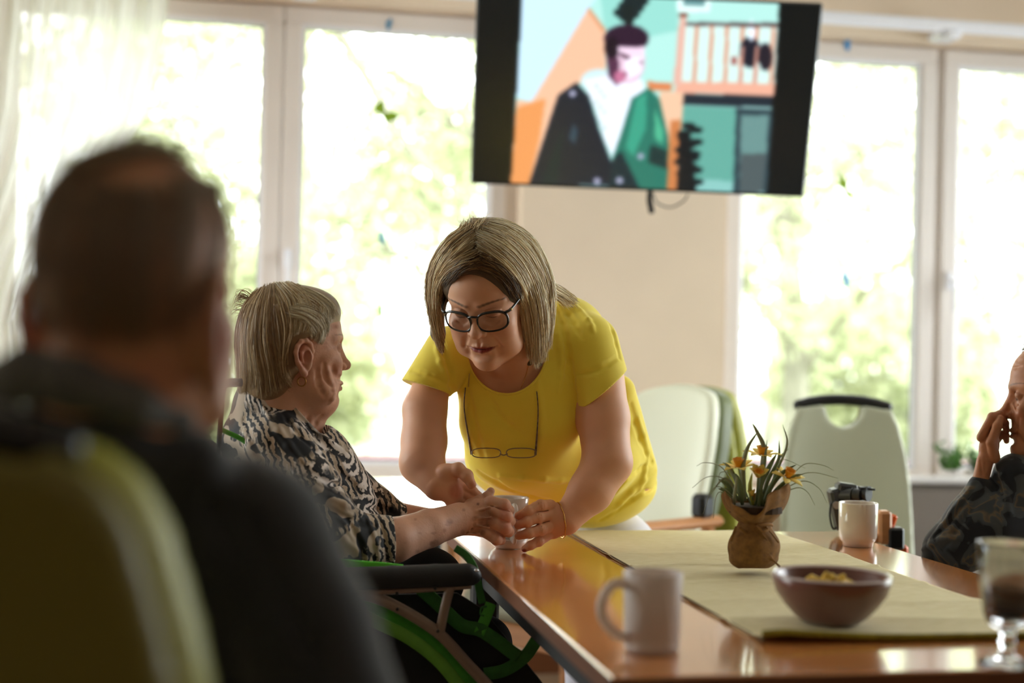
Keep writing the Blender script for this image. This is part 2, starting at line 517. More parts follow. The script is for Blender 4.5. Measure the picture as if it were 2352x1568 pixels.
struct('floor', MB().box(((XL+XR)/2, (YB+YW)/2, -0.05), (XR-XL+0.6, YW-YB+0.9, 0.1)), M_floor)
struct('ceiling', MB().box(((XL+XR)/2, (YB+YW)/2, CE+0.07), (XR-XL+0.6, YW-YB+0.9, 0.1)), M_ceil)
struct('baseboard_back', MB().box(((XL+XR)/2, YW-0.008, 0.04), (XR-XL-0.02, 0.015, 0.08)), M_woodedge)
for a, b in WIN: portal((a+b)/2, YW+0.31, (ZB+ZT)/2, b-a, ZT-ZB, 0.0)
for a, b, z0, z1 in SIDE_R: portal(XR+0.31, (a+b)/2, (z0+z1)/2, b-a, z1-z0, -math.pi/2)
for a, b, z0, z1 in SIDE_L: portal(XL-0.31, (a+b)/2, (z0+z1)/2, b-a, z1-z0, math.pi/2)

def ring(mb, x0, x1, z0, z1, w, y0, y1, bev=0.006):
    for (cx, cz, sx, sz) in (((x0+x1)/2, z0+w/2, x1-x0, w), ((x0+x1)/2, z1-w/2, x1-x0, w),
                             (x0+w/2, (z0+z1)/2, w, z1-z0-2*w+0.001), (x1-w/2, (z0+z1)/2, w, z1-z0-2*w+0.001)):
        mb.box((cx, (y0+y1)/2, cz), (sx, y1-y0, sz), bev=bev)
def bevel_ring(mb, x0, x1, z0, z1, w, y0, y1):
    """glazing bead: slanted ring, y0 at its outer edge, y1 at the glass"""
    o = [(x0, z0), (x1, z0), (x1, z1), (x0, z1)]; i = [(x0+w, z0+w), (x1-w, z0+w), (x1-w, z1-w), (x0+w, z1-w)]
    V = [(a, y0, b) for a, b in o]+[(a, y0+0.004, b) for a, b in i]+[(a, y1, b) for a, b in i]+[(a, y1, b) for a, b in o]
    F = []
    for k in range(4):
        j = (k+1) % 4
        F += [(k, j, 4+j, 4+k), (4+k, 4+j, 8+j, 8+k), (8+k, 8+j, 12+j, 12+k), (12+k, 12+j, j, k)]
    mb.add(V, F)
def sash(win, x0, x1, z0, z1, handle=None):
    """x0..x1, z0..z1 is the glass; the sash profile grows outwards from it"""
    w = 0.062
    m = MB(); ring(m, x0-w-0.012, x1+w+0.012, z0-w-0.012, z1+w+0.012, w, YG, YG+0.07)
    m.build('sash_frame', M_pvc, win)
    m = MB(); bevel_ring(m, x0-0.014, x1+0.014, z0-0.014, z1+0.014, 0.014, YG+0.008, YG+0.036)
    m.build('glazing_bead', M_bead, win)
    m = MB(); ring(m, x0-0.002, x1+0.002, z0-0.002, z1+0.002, 0.004, YG+0.036, YG+0.040, 0); m.build('rubber_seal', M_seal, win)
    m = MB().box(((x0+x1)/2, YG+0.042, (z0+z1)/2), (x1-x0+0.01, 0.003, z1-z0+0.01)); m.build('pane', M_glass, win)
    if handle:
        hx, hz = handle
        m = MB().box((hx, YG-0.008, hz), (0.028, 0.016, 0.07), bev=0.006)
        m.tube([(hx, YG-0.01, hz), (hx, YG-0.045, hz), (hx, YG-0.05, hz-0.02), (hx, YG-0.05, hz-0.12)], 0.009, 8)
        m.build('handle', M_bead, win)
gz0, gz1 = 0.745, 2.285
def gx(px, py): return float(at_y(px, py, YG+0.04)[0])
xg = [gx(30, 760), gx(596, 400), gx(694, 400), gx(1113, 500), gx(1700, 600), gx(2096, 500), gx(2194, 500)]
def window(name, a, b, sashes, seam):
    w = thing(name, ((a+b)/2, YG, ZB), kind='structure')
    m = MB(); ring(m, a, b, ZB, ZT, 0.05, YG+0.02, YG+0.085)
    for x in seam: m.box((x, YG+0.055, (ZB+ZT)/2), (0.09, 0.06, ZT-ZB-0.1))
    m.build('outer_frame', M_pvc, w)
    for s in sashes: sash(w, *s)
    return w
w1 = window('window_1', WIN[0][0], WIN[0][1], [(xg[0], xg[1], gz0, gz1), (xg[2], xg[3], gz0, gz1, ((xg[2]-0.045), 1.46))], [(xg[1]+xg[2])/2])
w2 = window('window_2', WIN[1][0], WIN[1][1], [(xg[4], xg[5], gz0, gz1), (xg[6], 3.24, gz0, gz1, (xg[6]-0.045, 1.46))], [(xg[5]+xg[6])/2])
M_osill = mat('plum_metal', '6e3048', 0.4)
for w, (a, b) in ((w1, WIN[0]), (w2, WIN[1])):
    MB().box(((a+b)/2, YG+0.20, gz0-0.012), (b-a-0.02, 0.2, 0.03), bev=0.004).build('outer_sill', M_osill, w)
# interior sills
M_sill = mat('sill_white', 'ece9ee', 0.25)
for i, (a, b) in enumerate(WIN):
    o = MB().box(((a+b)/2, YW-0.045, ZB-0.018), (b-a+0.06, 0.29, 0.03), bev=0.008).build('trim_%d' % (i+1), M_sill)
    o['kind'] = 'structure'
# unseen side windows, added and enlarged to light the window wall: plain double sashes
for n, (X, a, b, z0, z1, sg) in enumerate([(XR, *SIDE_R[0], 1), (XL, *SIDE_L[0], -1)]):
    w = thing('window_%d' % (n+3), (X+0.12*sg, (a+b)/2, z0), kind='structure')
    m = MB(); X0 = X+0.12*sg
    for c in (a+0.03, (a+b)/2, b-0.03): m.box((X0, c, (z0+z1)/2), (0.07, 0.08 if c == (a+b)/2 else 0.06, z1-z0), bev=0.005)
    for c in (z0+0.03, z1-0.03): m.box((X0, (a+b)/2, c), (0.068, b-a, 0.06), bev=0.005)
    m.build('sash_frame', M_pvc, w)
    MB().box((X0, (a+b)/2, (z0+z1)/2), (0.004, b-a-0.02, z1-z0-0.02)).build('pane', M_glass, w)
# two added fill lights behind the camera, shaped as ceiling panels
M_fillw = mat('fill_panel_housing', 'e8e8e8', 0.4)
for k, (lx, ly) in enumerate(((0.2, -1.7), (2.2, -1.7))):
    t = thing('added_fill_panel', (lx, ly, CE), 'square white fill light panel added out of view at the ceiling, %s' % ('over the room behind, left one' if k == 0 else 'over the room behind, right one'), 'fill light')
    MB().box((lx, ly, CE+0.0), (0.62, 0.62, 0.04), bev=0.01).build('housing', M_fillw, t)
    fill_light(lx, ly, CE-0.03, 0.55, 0.55, 4.5)

# curtain rail with a bracket
zr = 2.40
t = thing('curtain_rail', (1.0, 4.88, zr), 'white curtain rail running above the windows', 'curtain rail')
m = MB().box((0.85, 4.885, zr-0.008), (4.7, 0.035, 0.048), bev=0.012); m.build('rail', M_bead, t)
for px in (2190, 700):
    x = float(at_y(px, 60, 4.88)[0])
    m = MB().box((x, 4.945, zr-0.03), (0.09, 0.11, 0.04), bev=0.012)
    m.box((x, 4.89, zr-0.04), (0.05, 0.05, 0.03), bev=0.008); m.build('bracket', M_bead, t)

# ================================================================== television
def tv():
    db, dt = 4.60, 4.42
    BL = at_d(1078, 420, db); BR = at_d(1845, 457, db); TLc = at_d(1097, -22, dt); TR = at_d(1895, 5, dt)
    cen = (BL+BR+TLc+TR)/4
    X = (BR-BL)+(TR-TLc); X /= np.linalg.norm(X); Z = (TLc-BL)+(TR-BR); Z -= X*(Z@X); Z /= np.linalg.norm(Z); Y = np.cross(Z, X)  # Y away
    w = (np.linalg.norm(BR-BL)+np.linalg.norm(TR-TLc))/2; h = (np.linalg.norm(TLc-BL)+np.linalg.norm(TR-BR))/2
    M = np.stack([X, Y, Z], 1)
    t = thing('television', tuple(cen), 'large flat black television tilted down from the wall, showing a film scene', 'television')
    m = MB().box(cen+Y*0.022, (w, 0.035, h), M, bev=0.006); m.build('housing', M_blackpl, t)
    m = MB().box(cen+Y*0.055, (w*0.6, 0.05, h*0.6), M, bev=0.02); m.build('rear_cover', M_blackpl, t)
    # picture: a fine grid of emitting colours
    nu, nv = 330, 190; b = 0.007
    u = np.linspace(-w/2+b, w/2-b, nu); v = np.linspace(-h/2+b+0.004, h/2-b, nv)
    Pg = cen+u[:, None, None]*X+v[None, :, None]*Z-Y*0.0015
    Q = Pg.reshape(-1, 3)-CAM; dep = Q@FW
    cx = (Q@RT/dep*FPX+1176-1070)*2.834; cy = (784-Q@UP/dep*FPX)*2.834
    img = tv_picture(cx, cy)
    mm = bpy.data.materials.new('lit_screen'); mm.use_nodes = True; n = mm.node_tree.nodes; l = mm.node_tree.links; bs = n['Principled BSDF']
    a = n.new('ShaderNodeAttribute'); a.attribute_name = 'Col'
    bs.inputs['Base Color'].default_value = (0.01, 0.01, 0.01, 1); bs.inputs['Roughness'].default_value = 0.25
    l.new(a.outputs['Color'], bs.inputs['Emission Color']); bs.inputs['Emission Strength'].default_value = 0.85
    grid_obj('screen', Pg, mm, t, col=lin(img))
    # arm and wall plate
    pw = np.array([cen[0], YW-0.0125, cen[2]-0.05])
    m = MB().box(pw, (0.2, 0.024, 0.3), bev=0.004); m.tube([pw+[0, -0.03, 0], pw+[0.04, -0.09, 0], cen+Y*0.09], 0.022, 8); m.build('wall_arm', M_blackpl, t)
    # cables hanging from the lower edge
    e = at_d(1493, 440, 4.66); f = at_d(1497, 488, 4.70)
    m = MB().tube(catmull([e, at_d(1492, 460, 4.68), f]), 0.010, 8); m.build('plug', M_blackpl, t)
    m = MB().tube(catmull([at_d(1500, 445, 4.68), at_d(1510, 466, 4.72), at_d(1540, 476, 4.74), at_d(1570, 462, 4.72), at_d(1580, 446, 4.68)]), 0.003, 6)
    m.build('cable', mat('cable_grey', '6a5f50', 0.6), t)
def inpoly(x, y, P):
    P = np.asarray(P, float); r = np.zeros(x.shape, bool); j = len(P)-1
    for i in range(len(P)):
        xi, yi = P[i]; xj, yj = P[j]
        c = ((yi > y) != (yj > y)) & (x < (xj-xi)*(y-yi)/(yj-yi+1e-9)+xi); r ^= c; j = i
    return r
def tv_picture(x, y):
    nu, nv = 330, 190
    img = np.zeros((len(x), 3)); img[:] = (0.03, 0.05, 0.05)
    img[(x > 1900) | (x < 340)] = (0.02, 0.035, 0.035)
    def P(c, pts): img[inpoly(x, y, pts)] = c
    def E(c, cx, cy, rx, ry): img[((x-cx)/rx)**2+((y-cy)/ry)**2 < 1] = c
    rx = lambda Y: 2045-(Y/1250)*100
    lx = lambda Y: 365-(Y/1190)*72
    P((0.66, 0.86, 0.83), [(lx(-80), -80), (rx(-80), -80), (rx(1260), 1260), (lx(1190), 1200)])
    P((0.55, 0.80, 0.76), [(870, -80), (1380, -80), (1380, 200), (1100, 260), (900, 180)])
    P((0.75, 0.87, 0.94), [(lx(-80), -80), (900, -80), (800, 50), (430, 660), (330, 630)])
    P((0.88, 0.70, 0.58), [(800, 50), (905, 190), (910, 470), (700, 560), (480, 1200), (290, 1195), (330, 650), (430, 660)])
    P((0.85, 0.56, 0.33), [(330, 700), (520, 640), (480, 900), (410, 1200), (290, 1195)])
    P((0.80, 0.52, 0.35), [(800, 45), (908, 190), (900, 215), (795, 70)])
    # plant at the top, framed picture
    for a in range(14): E((0.08, 0.13, 0.14), 1030+60*math.sin(a*2.1)+a*10, 110-a*14, 38, 26)
    E((0.08, 0.12, 0.12), 1060, 100, 40, 70)
    P((0.85, 0.95, 0.94), [(1375, -80), (1600, -80), (1590, 80), (1375, 75)])
    P((0.38, 0.55, 0.56), [(1415, -80), (1560, -80), (1555, 40), (1415, 35)])
    # railing
    P((0.78, 0.90, 0.88), [(1430, 150), (2030, 170), (2010, 560), (1390, 540)])
    for k, X in enumerate((1490, 1590, 1690, 1790, 1885, 1990)):
        P((0.80, 0.58, 0.48), [(X, 160), (X+26, 160), (X+8, 560), (X-18, 560)])
    E((0.10, 0.10, 0.15), 1850, 340, 70, 100); E((0.12, 0.10, 0.14), 1950, 370, 45, 90); E((0.9, 0.95, 1), 1860, 200, 20, 70); E((0.55, 0.2, 0.18), 1745, 395, 16, 30)
    for X in (1790, 1885): P((0.78, 0.55, 0.48), [(X, 300), (X+22, 300), (X+6, 560), (X-16, 560)])
    P((0.30, 0.24, 0.24), [(1430, 145), (2035, 150), (2035, 178), (1430, 165)])
    P((0.86, 0.64, 0.55), [(1370, 530), (2010, 545), (2005, 625), (1360, 605)])
    P((0.80, 0.48, 0.30), [(1180, 530), (1340, 540), (1340, 590), (1190, 590)])
    P((0.84, 0.66, 0.60), [(1395, 90), (1440, 90), (1400, 560), (1350, 550)])
    P((0.45, 0.25, 0.2), [(1390, 85), (1445, 85), (1445, 110), (1390, 110)])
    P((0.88, 0.72, 0.60), [(1260, 600), (1420, 600), (1380, 1240), (1300, 1240)])
    P((0.74, 0.46, 0.27), [(1330, 780), (1400, 780), (1370, 1240), (1300, 1240)])
    # dark lower right: doorway and plant
    P((0.10, 0.14, 0.18), [(1420, 610), (2000, 625), (1990, 700), (1410, 680)])
    P((0.36, 0.62, 0.57), [(1410, 690), (1770, 700), (1740, 1250), (1380, 1240)])
    P((0.16, 0.24, 0.27), [(1760, 700), (2000, 710), (1960, 1255), (1740, 1250)])
    P((0.38, 0.53, 0.52), [(1790, 750), (1975, 750), (1935, 1255), (1780, 1250)])
    P((0.28, 0.33, 0.34), [(1790, 1000), (1955, 1000), (1935, 1255), (1780, 1250)])
    P((0.50, 0.72, 0.70), [(1440, 1160), (1740, 1180), (1740, 1250), (1400, 1245)])
    for a in range(16): E((0.03, 0.07, 0.09), 1450+50*math.sin(a*1.9), 820+a*26, 45, 22)
    P((0.03, 0.06, 0.08), [(1390, 850), (1450, 850), (1500, 1240), (1375, 1240)])
    # person: hair, face, shirt, leather jacket
    E((0.75, 0.86, 0.88), 860, 520, 110, 70)
    P((0.88, 0.90, 0.95), [(760, 520), (1000, 470), (1150, 520), (1180, 640), (960, 1030), (900, 900), (850, 720)])
    for a in range(10): E((0.62, 0.72, 0.74), 850+(a % 3)*26, 560+a*34, 9, 13)
    E((0.84, 0.72, 0.80), 1060, 400, 108, 140)
    P((0.30, 0.16, 0.26), [(905, 300), (960, 290), (1000, 420), (985, 560), (930, 500)])
    P((0.94, 0.90, 0.96), [(1060, 330), (1165, 320), (1140, 470), (1060, 520), (1030, 420)])
    E((0.16, 0.08, 0.16), 1045, 250, 145, 90); E((0.10, 0.05, 0.10), 950, 310, 48, 70)
    P((0.90, 0.80, 0.88), [(985, 300), (1170, 305), (1150, 370), (1000, 380)])
    P((0.22, 0.12, 0.18), [(1000, 340), (1070, 370), (1060, 388), (1000, 362)])
    E((0.72, 0.42, 0.55), 1000, 500, 38, 40); E((0.45, 0.22, 0.32), 1040, 480, 14, 10); E((0.35, 0.2, 0.28), 1140, 405, 14, 8)
    P((0.06, 0.09, 0.15), [(720, 535), (600, 620), (410, 1200), (950, 1210), (950, 1060), (870, 850), (800, 620)])
    P((0.05, 0.12, 0.15), [(640, 800), (600, 1200), (480, 1200)])
    P((0.15, 0.24, 0.30), [(700, 800), (730, 850), (710, 940), (670, 900)])
    P((0.13, 0.42, 0.36), [(1190, 570), (1260, 640), (1320, 900), (1310, 1235), (940, 1215), (950, 1040), (1010, 870), (1080, 640)])
    P((0.20, 0.58, 0.48), [(1110, 640), (1180, 600), (1170, 840), (1090, 1020), (1040, 960)])
    P((0.28, 0.66, 0.52), [(1230, 700), (1290, 860), (1280, 940), (1230, 900)])
    P((0.07, 0.18, 0.18), [(1200, 940), (1310, 980), (1310, 1100), (1190, 1060)])
    P((0.06, 0.14, 0.17), [(950, 1040), (1010, 980), (1130, 1225), (930, 1215)])
    for (a, b2) in ((695, 608), (855, 1178), (1000, 1175), (1138, 1017)): E((0.62, 0.62, 0.72), a, b2, 22, 22)
    g = img.reshape(nu, nv, 3)
    for _ in range(5):
        p = np.pad(g, ((1, 1), (1, 1), (0, 0)), 'edge')
        g = (p[1:-1, 1:-1]*2+p[:-2, 1:-1]+p[2:, 1:-1]+p[1:-1, :-2]+p[1:-1, 2:])/6
    return g.reshape(-1, 3)
tv()

# ================================================================== window decals
def decal(name, px, py, shape, col, label, rot=0, sc=1.0, y=YG+0.038):
    c = at_y(px, py, y); s = float(np.linalg.norm(at_y(px+1, py, y)-c))*sc
    a = math.radians(rot); m = MB()
    for poly in shape:
        P = [(p[0]*math.cos(a)-p[1]*math.sin(a), p[0]*math.sin(a)+p[1]*math.cos(a)) for p in poly]
        P = [(c[0]+p[0]*s, c[2]-p[1]*s) for p in P]; n = len(P)
        V = [(p[0], y, p[1]) for p in P]+[(p[0], y-0.0015, p[1]) for p in P]
        m.add(V, [tuple(range(n)), tuple(range(2*n-1, n-1, -1))]+[(i, (i+1) % n, n+(i+1) % n, n+i) for i in range(n)])
    o = m.build(name, mat('decal_'+col, col, 0.4), None)
    tag(o, label, 'window decal'); return o
BF = [[(0, 4), (-18, 2), (-24, -12), (-10, -24), (-2, -30), (2, -8)], [(0, 2), (6, 0), (22, -4), (36, 8), (22, 18), (4, 24), (-2, 12)], [(-2, -3), (3, -3), (3, 8), (-2, 8)]]
BD = [[(-4, -16), (4, -10), (6, 0), (10, 10), (4, 16), (-2, 8), (-8, 2), (-6, -6)]]
decal('butterfly_decal', 882, 258, BF, '8fb52a', 'bright green butterfly decal on the glass left of the television')
decal('leaf_decal', 877, 545, BD, '4aa8cc', 'light blue decal on the glass above the seated woman')
decal('leaf_decal', 875, 712, BD, '5fae4a', 'small green decal low on the glass beside the seated woman', 10, 0.9)
decal('leaf_decal', 893, 55, BD, '3f8db8', 'blue decal on the frame top left of the television', 30, 0.9, YG-0.002)
decal('leaf_decal', 1946, 100, BD, '2f8fd0', 'blue decal on the frame top right of the television', 20, 1.0, YG-0.002)
decal('leaf_decal', 1942, 430, [[(-4, -28), (8, -10), (4, 2), (14, 22), (2, 26), (-6, 6), (-18, -8)]], '8fae2e', 'olive green decal on the glass right of the television', -10)
decal('leaf_decal', 1941, 640, [[(-6, -26), (4, -10), (12, 8), (4, 24), (-4, 4), (-8, -8)]], '3fa0dc', 'blue decal on the right window above the handled chair')
decal('leaf_decal', 1940, 268, [[(4, -14), (8, -6), (2, 2), (6, 14), (-2, 6), (-14, 4), (-4, -4)]], '8a7866', 'tiny brown decal high on the right window', 0, 0.9)

# ================================================================== curtain
def curtain():
    nu, nv = 120, 60; P = np.zeros((nu, nv, 3)); yc = 4.86
    xl = float(at_y(-160, 300, yc)[0])
    for j in range(nv):
        v = j/(nv-1); z = 2.385-v*2.33
        # right edge sweeps left going down (tied back), measured at three heights
        py = float(np.interp(z, [0.6, 1.2, 1.5, 1.9, 2.4], [1090, 760, 560, 320, -10]))
        pxr = float(np.interp(py, [-10, 130, 320, 480, 620, 760, 1100], [400, 380, 335, 235, 115, 70, 130]))
        xr = float(at_y(pxr, py, yc)[0])
        for i in range(nu):
            u = i/(nu-1); amp = 0.022+0.012*math.sin(7*u+1)
            x = xl+(xr-xl)*u; ph = 9.5*2*math.pi*u+1.2*math.sin(5*u)+0.5*v
            P[i, j] = (x+0.006*math.sin(ph*1.7+v*3), yc-0.02+amp*(0.5+0.7*v)*math.sin(ph)+0.006*math.sin(3*ph), z)
    m = bpy.data.materials.new('sheer_voile'); m.use_nodes = True; n = m.node_tree.nodes; l = m.node_tree.links; n.remove(n['Principled BSDF'])
    tc = n.new('ShaderNodeTexCoord')
    nz = n.new('ShaderNodeTexNoise'); nz.inputs['Scale'].default_value = 3.2; nz.inputs['Distortion'].default_value = 1.5
    wv = n.new('ShaderNodeTexWave'); wv.inputs['Scale'].default_value = 5; wv.inputs['Distortion'].default_value = 9; wv.inputs['Detail'].default_value = 1
    l.new(tc.outputs['Object'], wv.inputs['Vector'])
    mr = n.new('ShaderNodeMapRange'); mr.inputs['To Min'].default_value = 0.84; mr.inputs['To Max'].default_value = 0.97
    l.new(wv.outputs['Fac'], mr.inputs[0])
    tr = n.new('ShaderNodeBsdfTransparent'); d = n.new('ShaderNodeBsdfDiffuse'); d.inputs[0].default_value = (0.82, 0.81, 0.78, 1)
    tl = n.new('ShaderNodeBsdfTranslucent'); tl.inputs[0].default_value = (0.90, 0.89, 0.86, 1)
    mx = n.new('ShaderNodeMixShader'); mx.inputs[0].default_value = 0.55; l.new(d.outputs[0], mx.inputs[1]); l.new(tl.outputs[0], mx.inputs[2])
    m2 = n.new('ShaderNodeMixShader'); l.new(mr.outputs[0], m2.inputs[0]); l.new(tr.outputs[0], m2.inputs[1]); l.new(mx.outputs[0], m2.inputs[2])
    l.new(m2.outputs[0], n['Material Output'].inputs[0])
    o = grid_obj('sheer_curtain', P, m); tag(o, 'sheer white patterned curtain at the left window, swept aside', 'curtain')
curtain()

# ================================================================== outdoors
M_leaf = bpy.data.materials.new('spring_leaf'); M_leaf.use_nodes = True
def _leafmat(m, c1, c2):
    n = m.node_tree.nodes; l = m.node_tree.links; n.remove(n['Principled BSDF'])
    oi = n.new('ShaderNodeTexCoord'); nz = n.new('ShaderNodeTexNoise'); nz.inputs['Scale'].default_value = 1.2
    l.new(oi.outputs['Object'], nz.inputs[0])
    r = n.new('ShaderNodeValToRGB'); r.color_ramp.elements[0].position = .4; r.color_ramp.elements[1].position = .6
    r.color_ramp.elements[0].color = (*rgb(c1), 1); r.color_ramp.elements[1].color = (*rgb(c2), 1); l.new(nz.outputs['Fac'], r.inputs[0])
    d = n.new('ShaderNodeBsdfDiffuse'); t = n.new('ShaderNodeBsdfTranslucent'); x = n.new('ShaderNodeMixShader'); x.inputs[0].default_value = 0.6
    l.new(r.outputs[0], d.inputs[0]); l.new(r.outputs[0], t.inputs[0]); l.new(d.outputs[0], x.inputs[1]); l.new(t.outputs[0], x.inputs[2])
    l.new(x.outputs[0], n['Material Output'].inputs[0])
_leafmat(M_leaf, 'b6bb98', 'c6ccac')
M_bark = mat('birch_bark', '7c7a6c', 0.9, var=0.2, vscale=5)
M_grass = mat('lawn', '8c9676', 0.95, var=0.12, vscale=0.6)
o = MB().box((8, 45, -0.5), (160, 79, 0.2)).build('lawn', M_grass); tag(o, kind='structure')
def tree(x, y, hgt, spread, n, label, seed, lean=0.0):
    r = np.random.default_rng(seed)
    t = thing('tree', (x, y, -0.4), label, 'tree', 'trees in the garden')
    tips = []
    m = MB()
    trunk = [(x+lean*k*0.3+0.12*math.sin(k), y+0.1*math.cos(k*1.3), -0.4+hgt*k/6) for k in range(7)]
    m.tube(catmull(trunk, 4), np.linspace(0.16, 0.03, 25), 8); m.build('trunk', M_bark, t)
    for b in range(11):
        k = 0.22+0.75*b/11; p0 = np.array(catmull(trunk, 4)[int(k*24)]); a = r.random()*6.28
        L = spread*(0.6+0.5*r.random())*(1.15-k*0.5)
        d = np.array([math.cos(a), math.sin(a)*0.7, 0.55*(1-k)+0.1])
        pts = [p0, p0+d*L*0.4+[0, 0, 0.25], p0+d*L*0.75+[0, 0, 0.2], p0+d*L+[0, 0, -0.35]]
        cp = catmull(pts, 5); mb = MB().tube(cp, np.linspace(0.045*(1.2-k), 0.008, len(cp)), 5)
        for q in cp[4:]:
            for _ in range(2):
                e = q+r.normal(size=3)*[0.5, 0.5, 0.35]+[0, 0, -0.1]; mb.tube([q, (q+e)/2+[0, 0, 0.06], e], [0.012, 0.009, 0.004], 4); tips.append(e); tips.append((q+e)/2)
        mb.build('branch', M_bark, t)
    tips = np.array(tips)
    c = tips[r.integers(0, len(tips), n)]+r.normal(size=(n, 3))*[0.24, 0.24, 0.22]
    u = r.normal(size=(n, 3)); u /= np.linalg.norm(u, axis=1)[:, None]; v = np.cross(u, r.normal(size=(n, 3))); v /= np.linalg.norm(v, axis=1)[:, None]
    s = (0.03+0.03*r.random(n))[:, None]
    V = np.stack([c-u*s*1.3, c+v*s*0.7, c+u*s*1.3, c-v*s*0.7], 1).reshape(-1, 3)
    F = np.arange(4*n).reshape(-1, 4)
    o = mesh_obj('foliage', V, F, M_leaf, t, False); o['kind'] = 'stuff'
tree(-1.2, 11.5, 6.0, 2.3, 7500, 'pale spring tree seen through the left pane, behind the curtain edge', 3, 0.2)
tree(1.9, 12.0, 6.4, 2.4, 9000, 'pale spring tree behind the pane left of the television', 4, 0.5)
tree(5.0, 12.5, 6.5, 2.3, 8500, 'pale spring tree behind the pane right of the television', 5, -0.3)
tree(8.4, 13.5, 5.5, 2.2, 6500, 'pale spring tree seen through the rightmost pane', 6, 0.1)
tree(0.8, 24, 8.0, 3.8, 9000, 'farther hazy tree standing behind the nearest garden trees, left', 8, 0.1)
tree(9.5, 25, 8.0, 3.8, 9000, 'farther hazy tree standing behind the nearest garden trees, right', 9, 0.1)

def bare_branch(y, pts, r, par):
    P = [at_y(px, py, y) for px, py in pts]; c = catmull(np.array(P), 6)
    MB().tube(c, np.linspace(r, r*0.5, len(c)), 7).build('branch', M_bark, par)
tr1 = bpy.data.objects['tree.001']
bare_branch(11.0, [(770, 60), (850, 190), (925, 320), (1000, 400), (1075, 470), (1130, 560)], 0.055, tr1)
bare_branch(11.3, [(880, 160), (960, 200), (1040, 280), (1100, 320)], 0.035, tr1)
bare_branch(11.0, [(2190, 500), (2240, 640), (2290, 760), (2330, 850)], 0.03, bpy.data.objects['tree.003'])
# low hedge of shrubs along the end of the lawn
for i, (x, y) in enumerate(((-4.2, 17), (0.1, 17.5), (4.4, 18), (8.7, 18.5), (13.0, 19))):
    r = np.random.default_rng(40+i); n = 7000; t = thing('shrub', (x, y, -0.4), ['pale green shrub in the garden, leftmost, behind the curtained pane', 'pale green shrub in the garden, low behind the old woman', 'pale green shrub in the garden, hidden mostly behind the wall pier', 'pale green shrub in the garden, low behind the handled chair', 'pale green shrub in the garden, rightmost, behind the right window'][i], 'shrub', 'shrubs along the lawn')
    mb = MB()
    for k in range(7):
        a = k*0.9; mb.tube([(x, y, -0.45), (x+0.5*math.cos(a), y+0.3*math.sin(a), 0.7), (x+1.1*math.cos(a), y+0.6*math.sin(a), 1.7)], [0.05, 0.03, 0.012], 5)
    mb.build('stem', M_bark, t)
    u = r.normal(size=(n, 3)); u /= np.linalg.norm(u, axis=1)[:, None]; c = np.array((x, y, 0.95))+u*(0.6+0.4*r.random((n, 1)))*[1.75, 1.0, 1.35]+r.normal(size=(n, 3))*0.1
    a = r.normal(size=(n, 3)); a /= np.linalg.norm(a, axis=1)[:, None]; b = np.cross(a, r.normal(size=(n, 3))); b /= np.linalg.norm(b, axis=1)[:, None]; s = (0.06+0.05*r.random(n))[:, None]
    V = np.stack([c-a*s, c+b*s*.7, c+a*s, c-b*s*.7], 1).reshape(-1, 3)
    o = mesh_obj('foliage', V, np.arange(4*n).reshape(-1, 4), M_leaf, t, False); o['kind'] = 'stuff'

# ================================================================== tables
TZ = 0.75
def table(name, x0, x1, y0, y1, label, legs, m=M_wood):
    t = thing(name, ((x0+x1)/2, (y0+y1)/2, 0), label, 'table')
    MB().box(((x0+x1)/2, (y0+y1)/2, TZ-0.0125), (x1-x0, y1-y0, 0.025), bev=0.0025).build('tabletop', m, t)
    mb = MB()
    for (cx, cy, sx, sy) in (((x0+x1)/2, y0-0.001, x1-x0+0.004, 0.003), ((x0+x1)/2, y1+0.001, x1-x0+0.004, 0.003), (x0-0.001, (y0+y1)/2, 0.003, y1-y0), (x1+0.001, (y0+y1)/2, 0.003, y1-y0)):
        mb.box((cx, cy, TZ-0.0135), (sx, sy, 0.022))
    mb.build('edge_band', M_woodedge, t)
    mb = MB(); i = 0.07
    for c, s in ((((x0+x1)/2, y0+i, TZ-0.065), (x1-x0-2*i, 0.022, 0.08)), (((x0+x1)/2, y1-i, TZ-0.065), (x1-x0-2*i, 0.022, 0.08)),
                 ((x0+i, (y0+y1)/2, TZ-0.065), (0.022, y1-y0-2*i, 0.08)), ((x1-i, (y0+y1)/2, TZ-0.065), (0.022, y1-y0-2*i, 0.08))):
        mb.box(c, s, bev=0.002)
    mb.build('apron', mat('grey_apron', '1c1b1a', 0.7), t)
    for lx in (x0+i, x1-i):
        for ly in (y0+i, y1-i):
            MB().box((lx, ly, (TZ-0.025)/2), (0.055, 0.055, TZ-0.027), bev=0.006).build('leg', legs, t)
    return t
M_leg = mat('table_leg_grey', '242424', 0.6)
TX0, TX1, TY0, TY1 = 0.428, 1.312, 1.622, 3.008
table('dining_table', TX0, TX1, TY0, TY1, 'orange wood dining table in the foreground with a green runner on it', M_leg)
table('side_table', -0.75, 0.52, 3.42, 4.35, 'orange wood table by the left window behind the seated woman', M_leg)

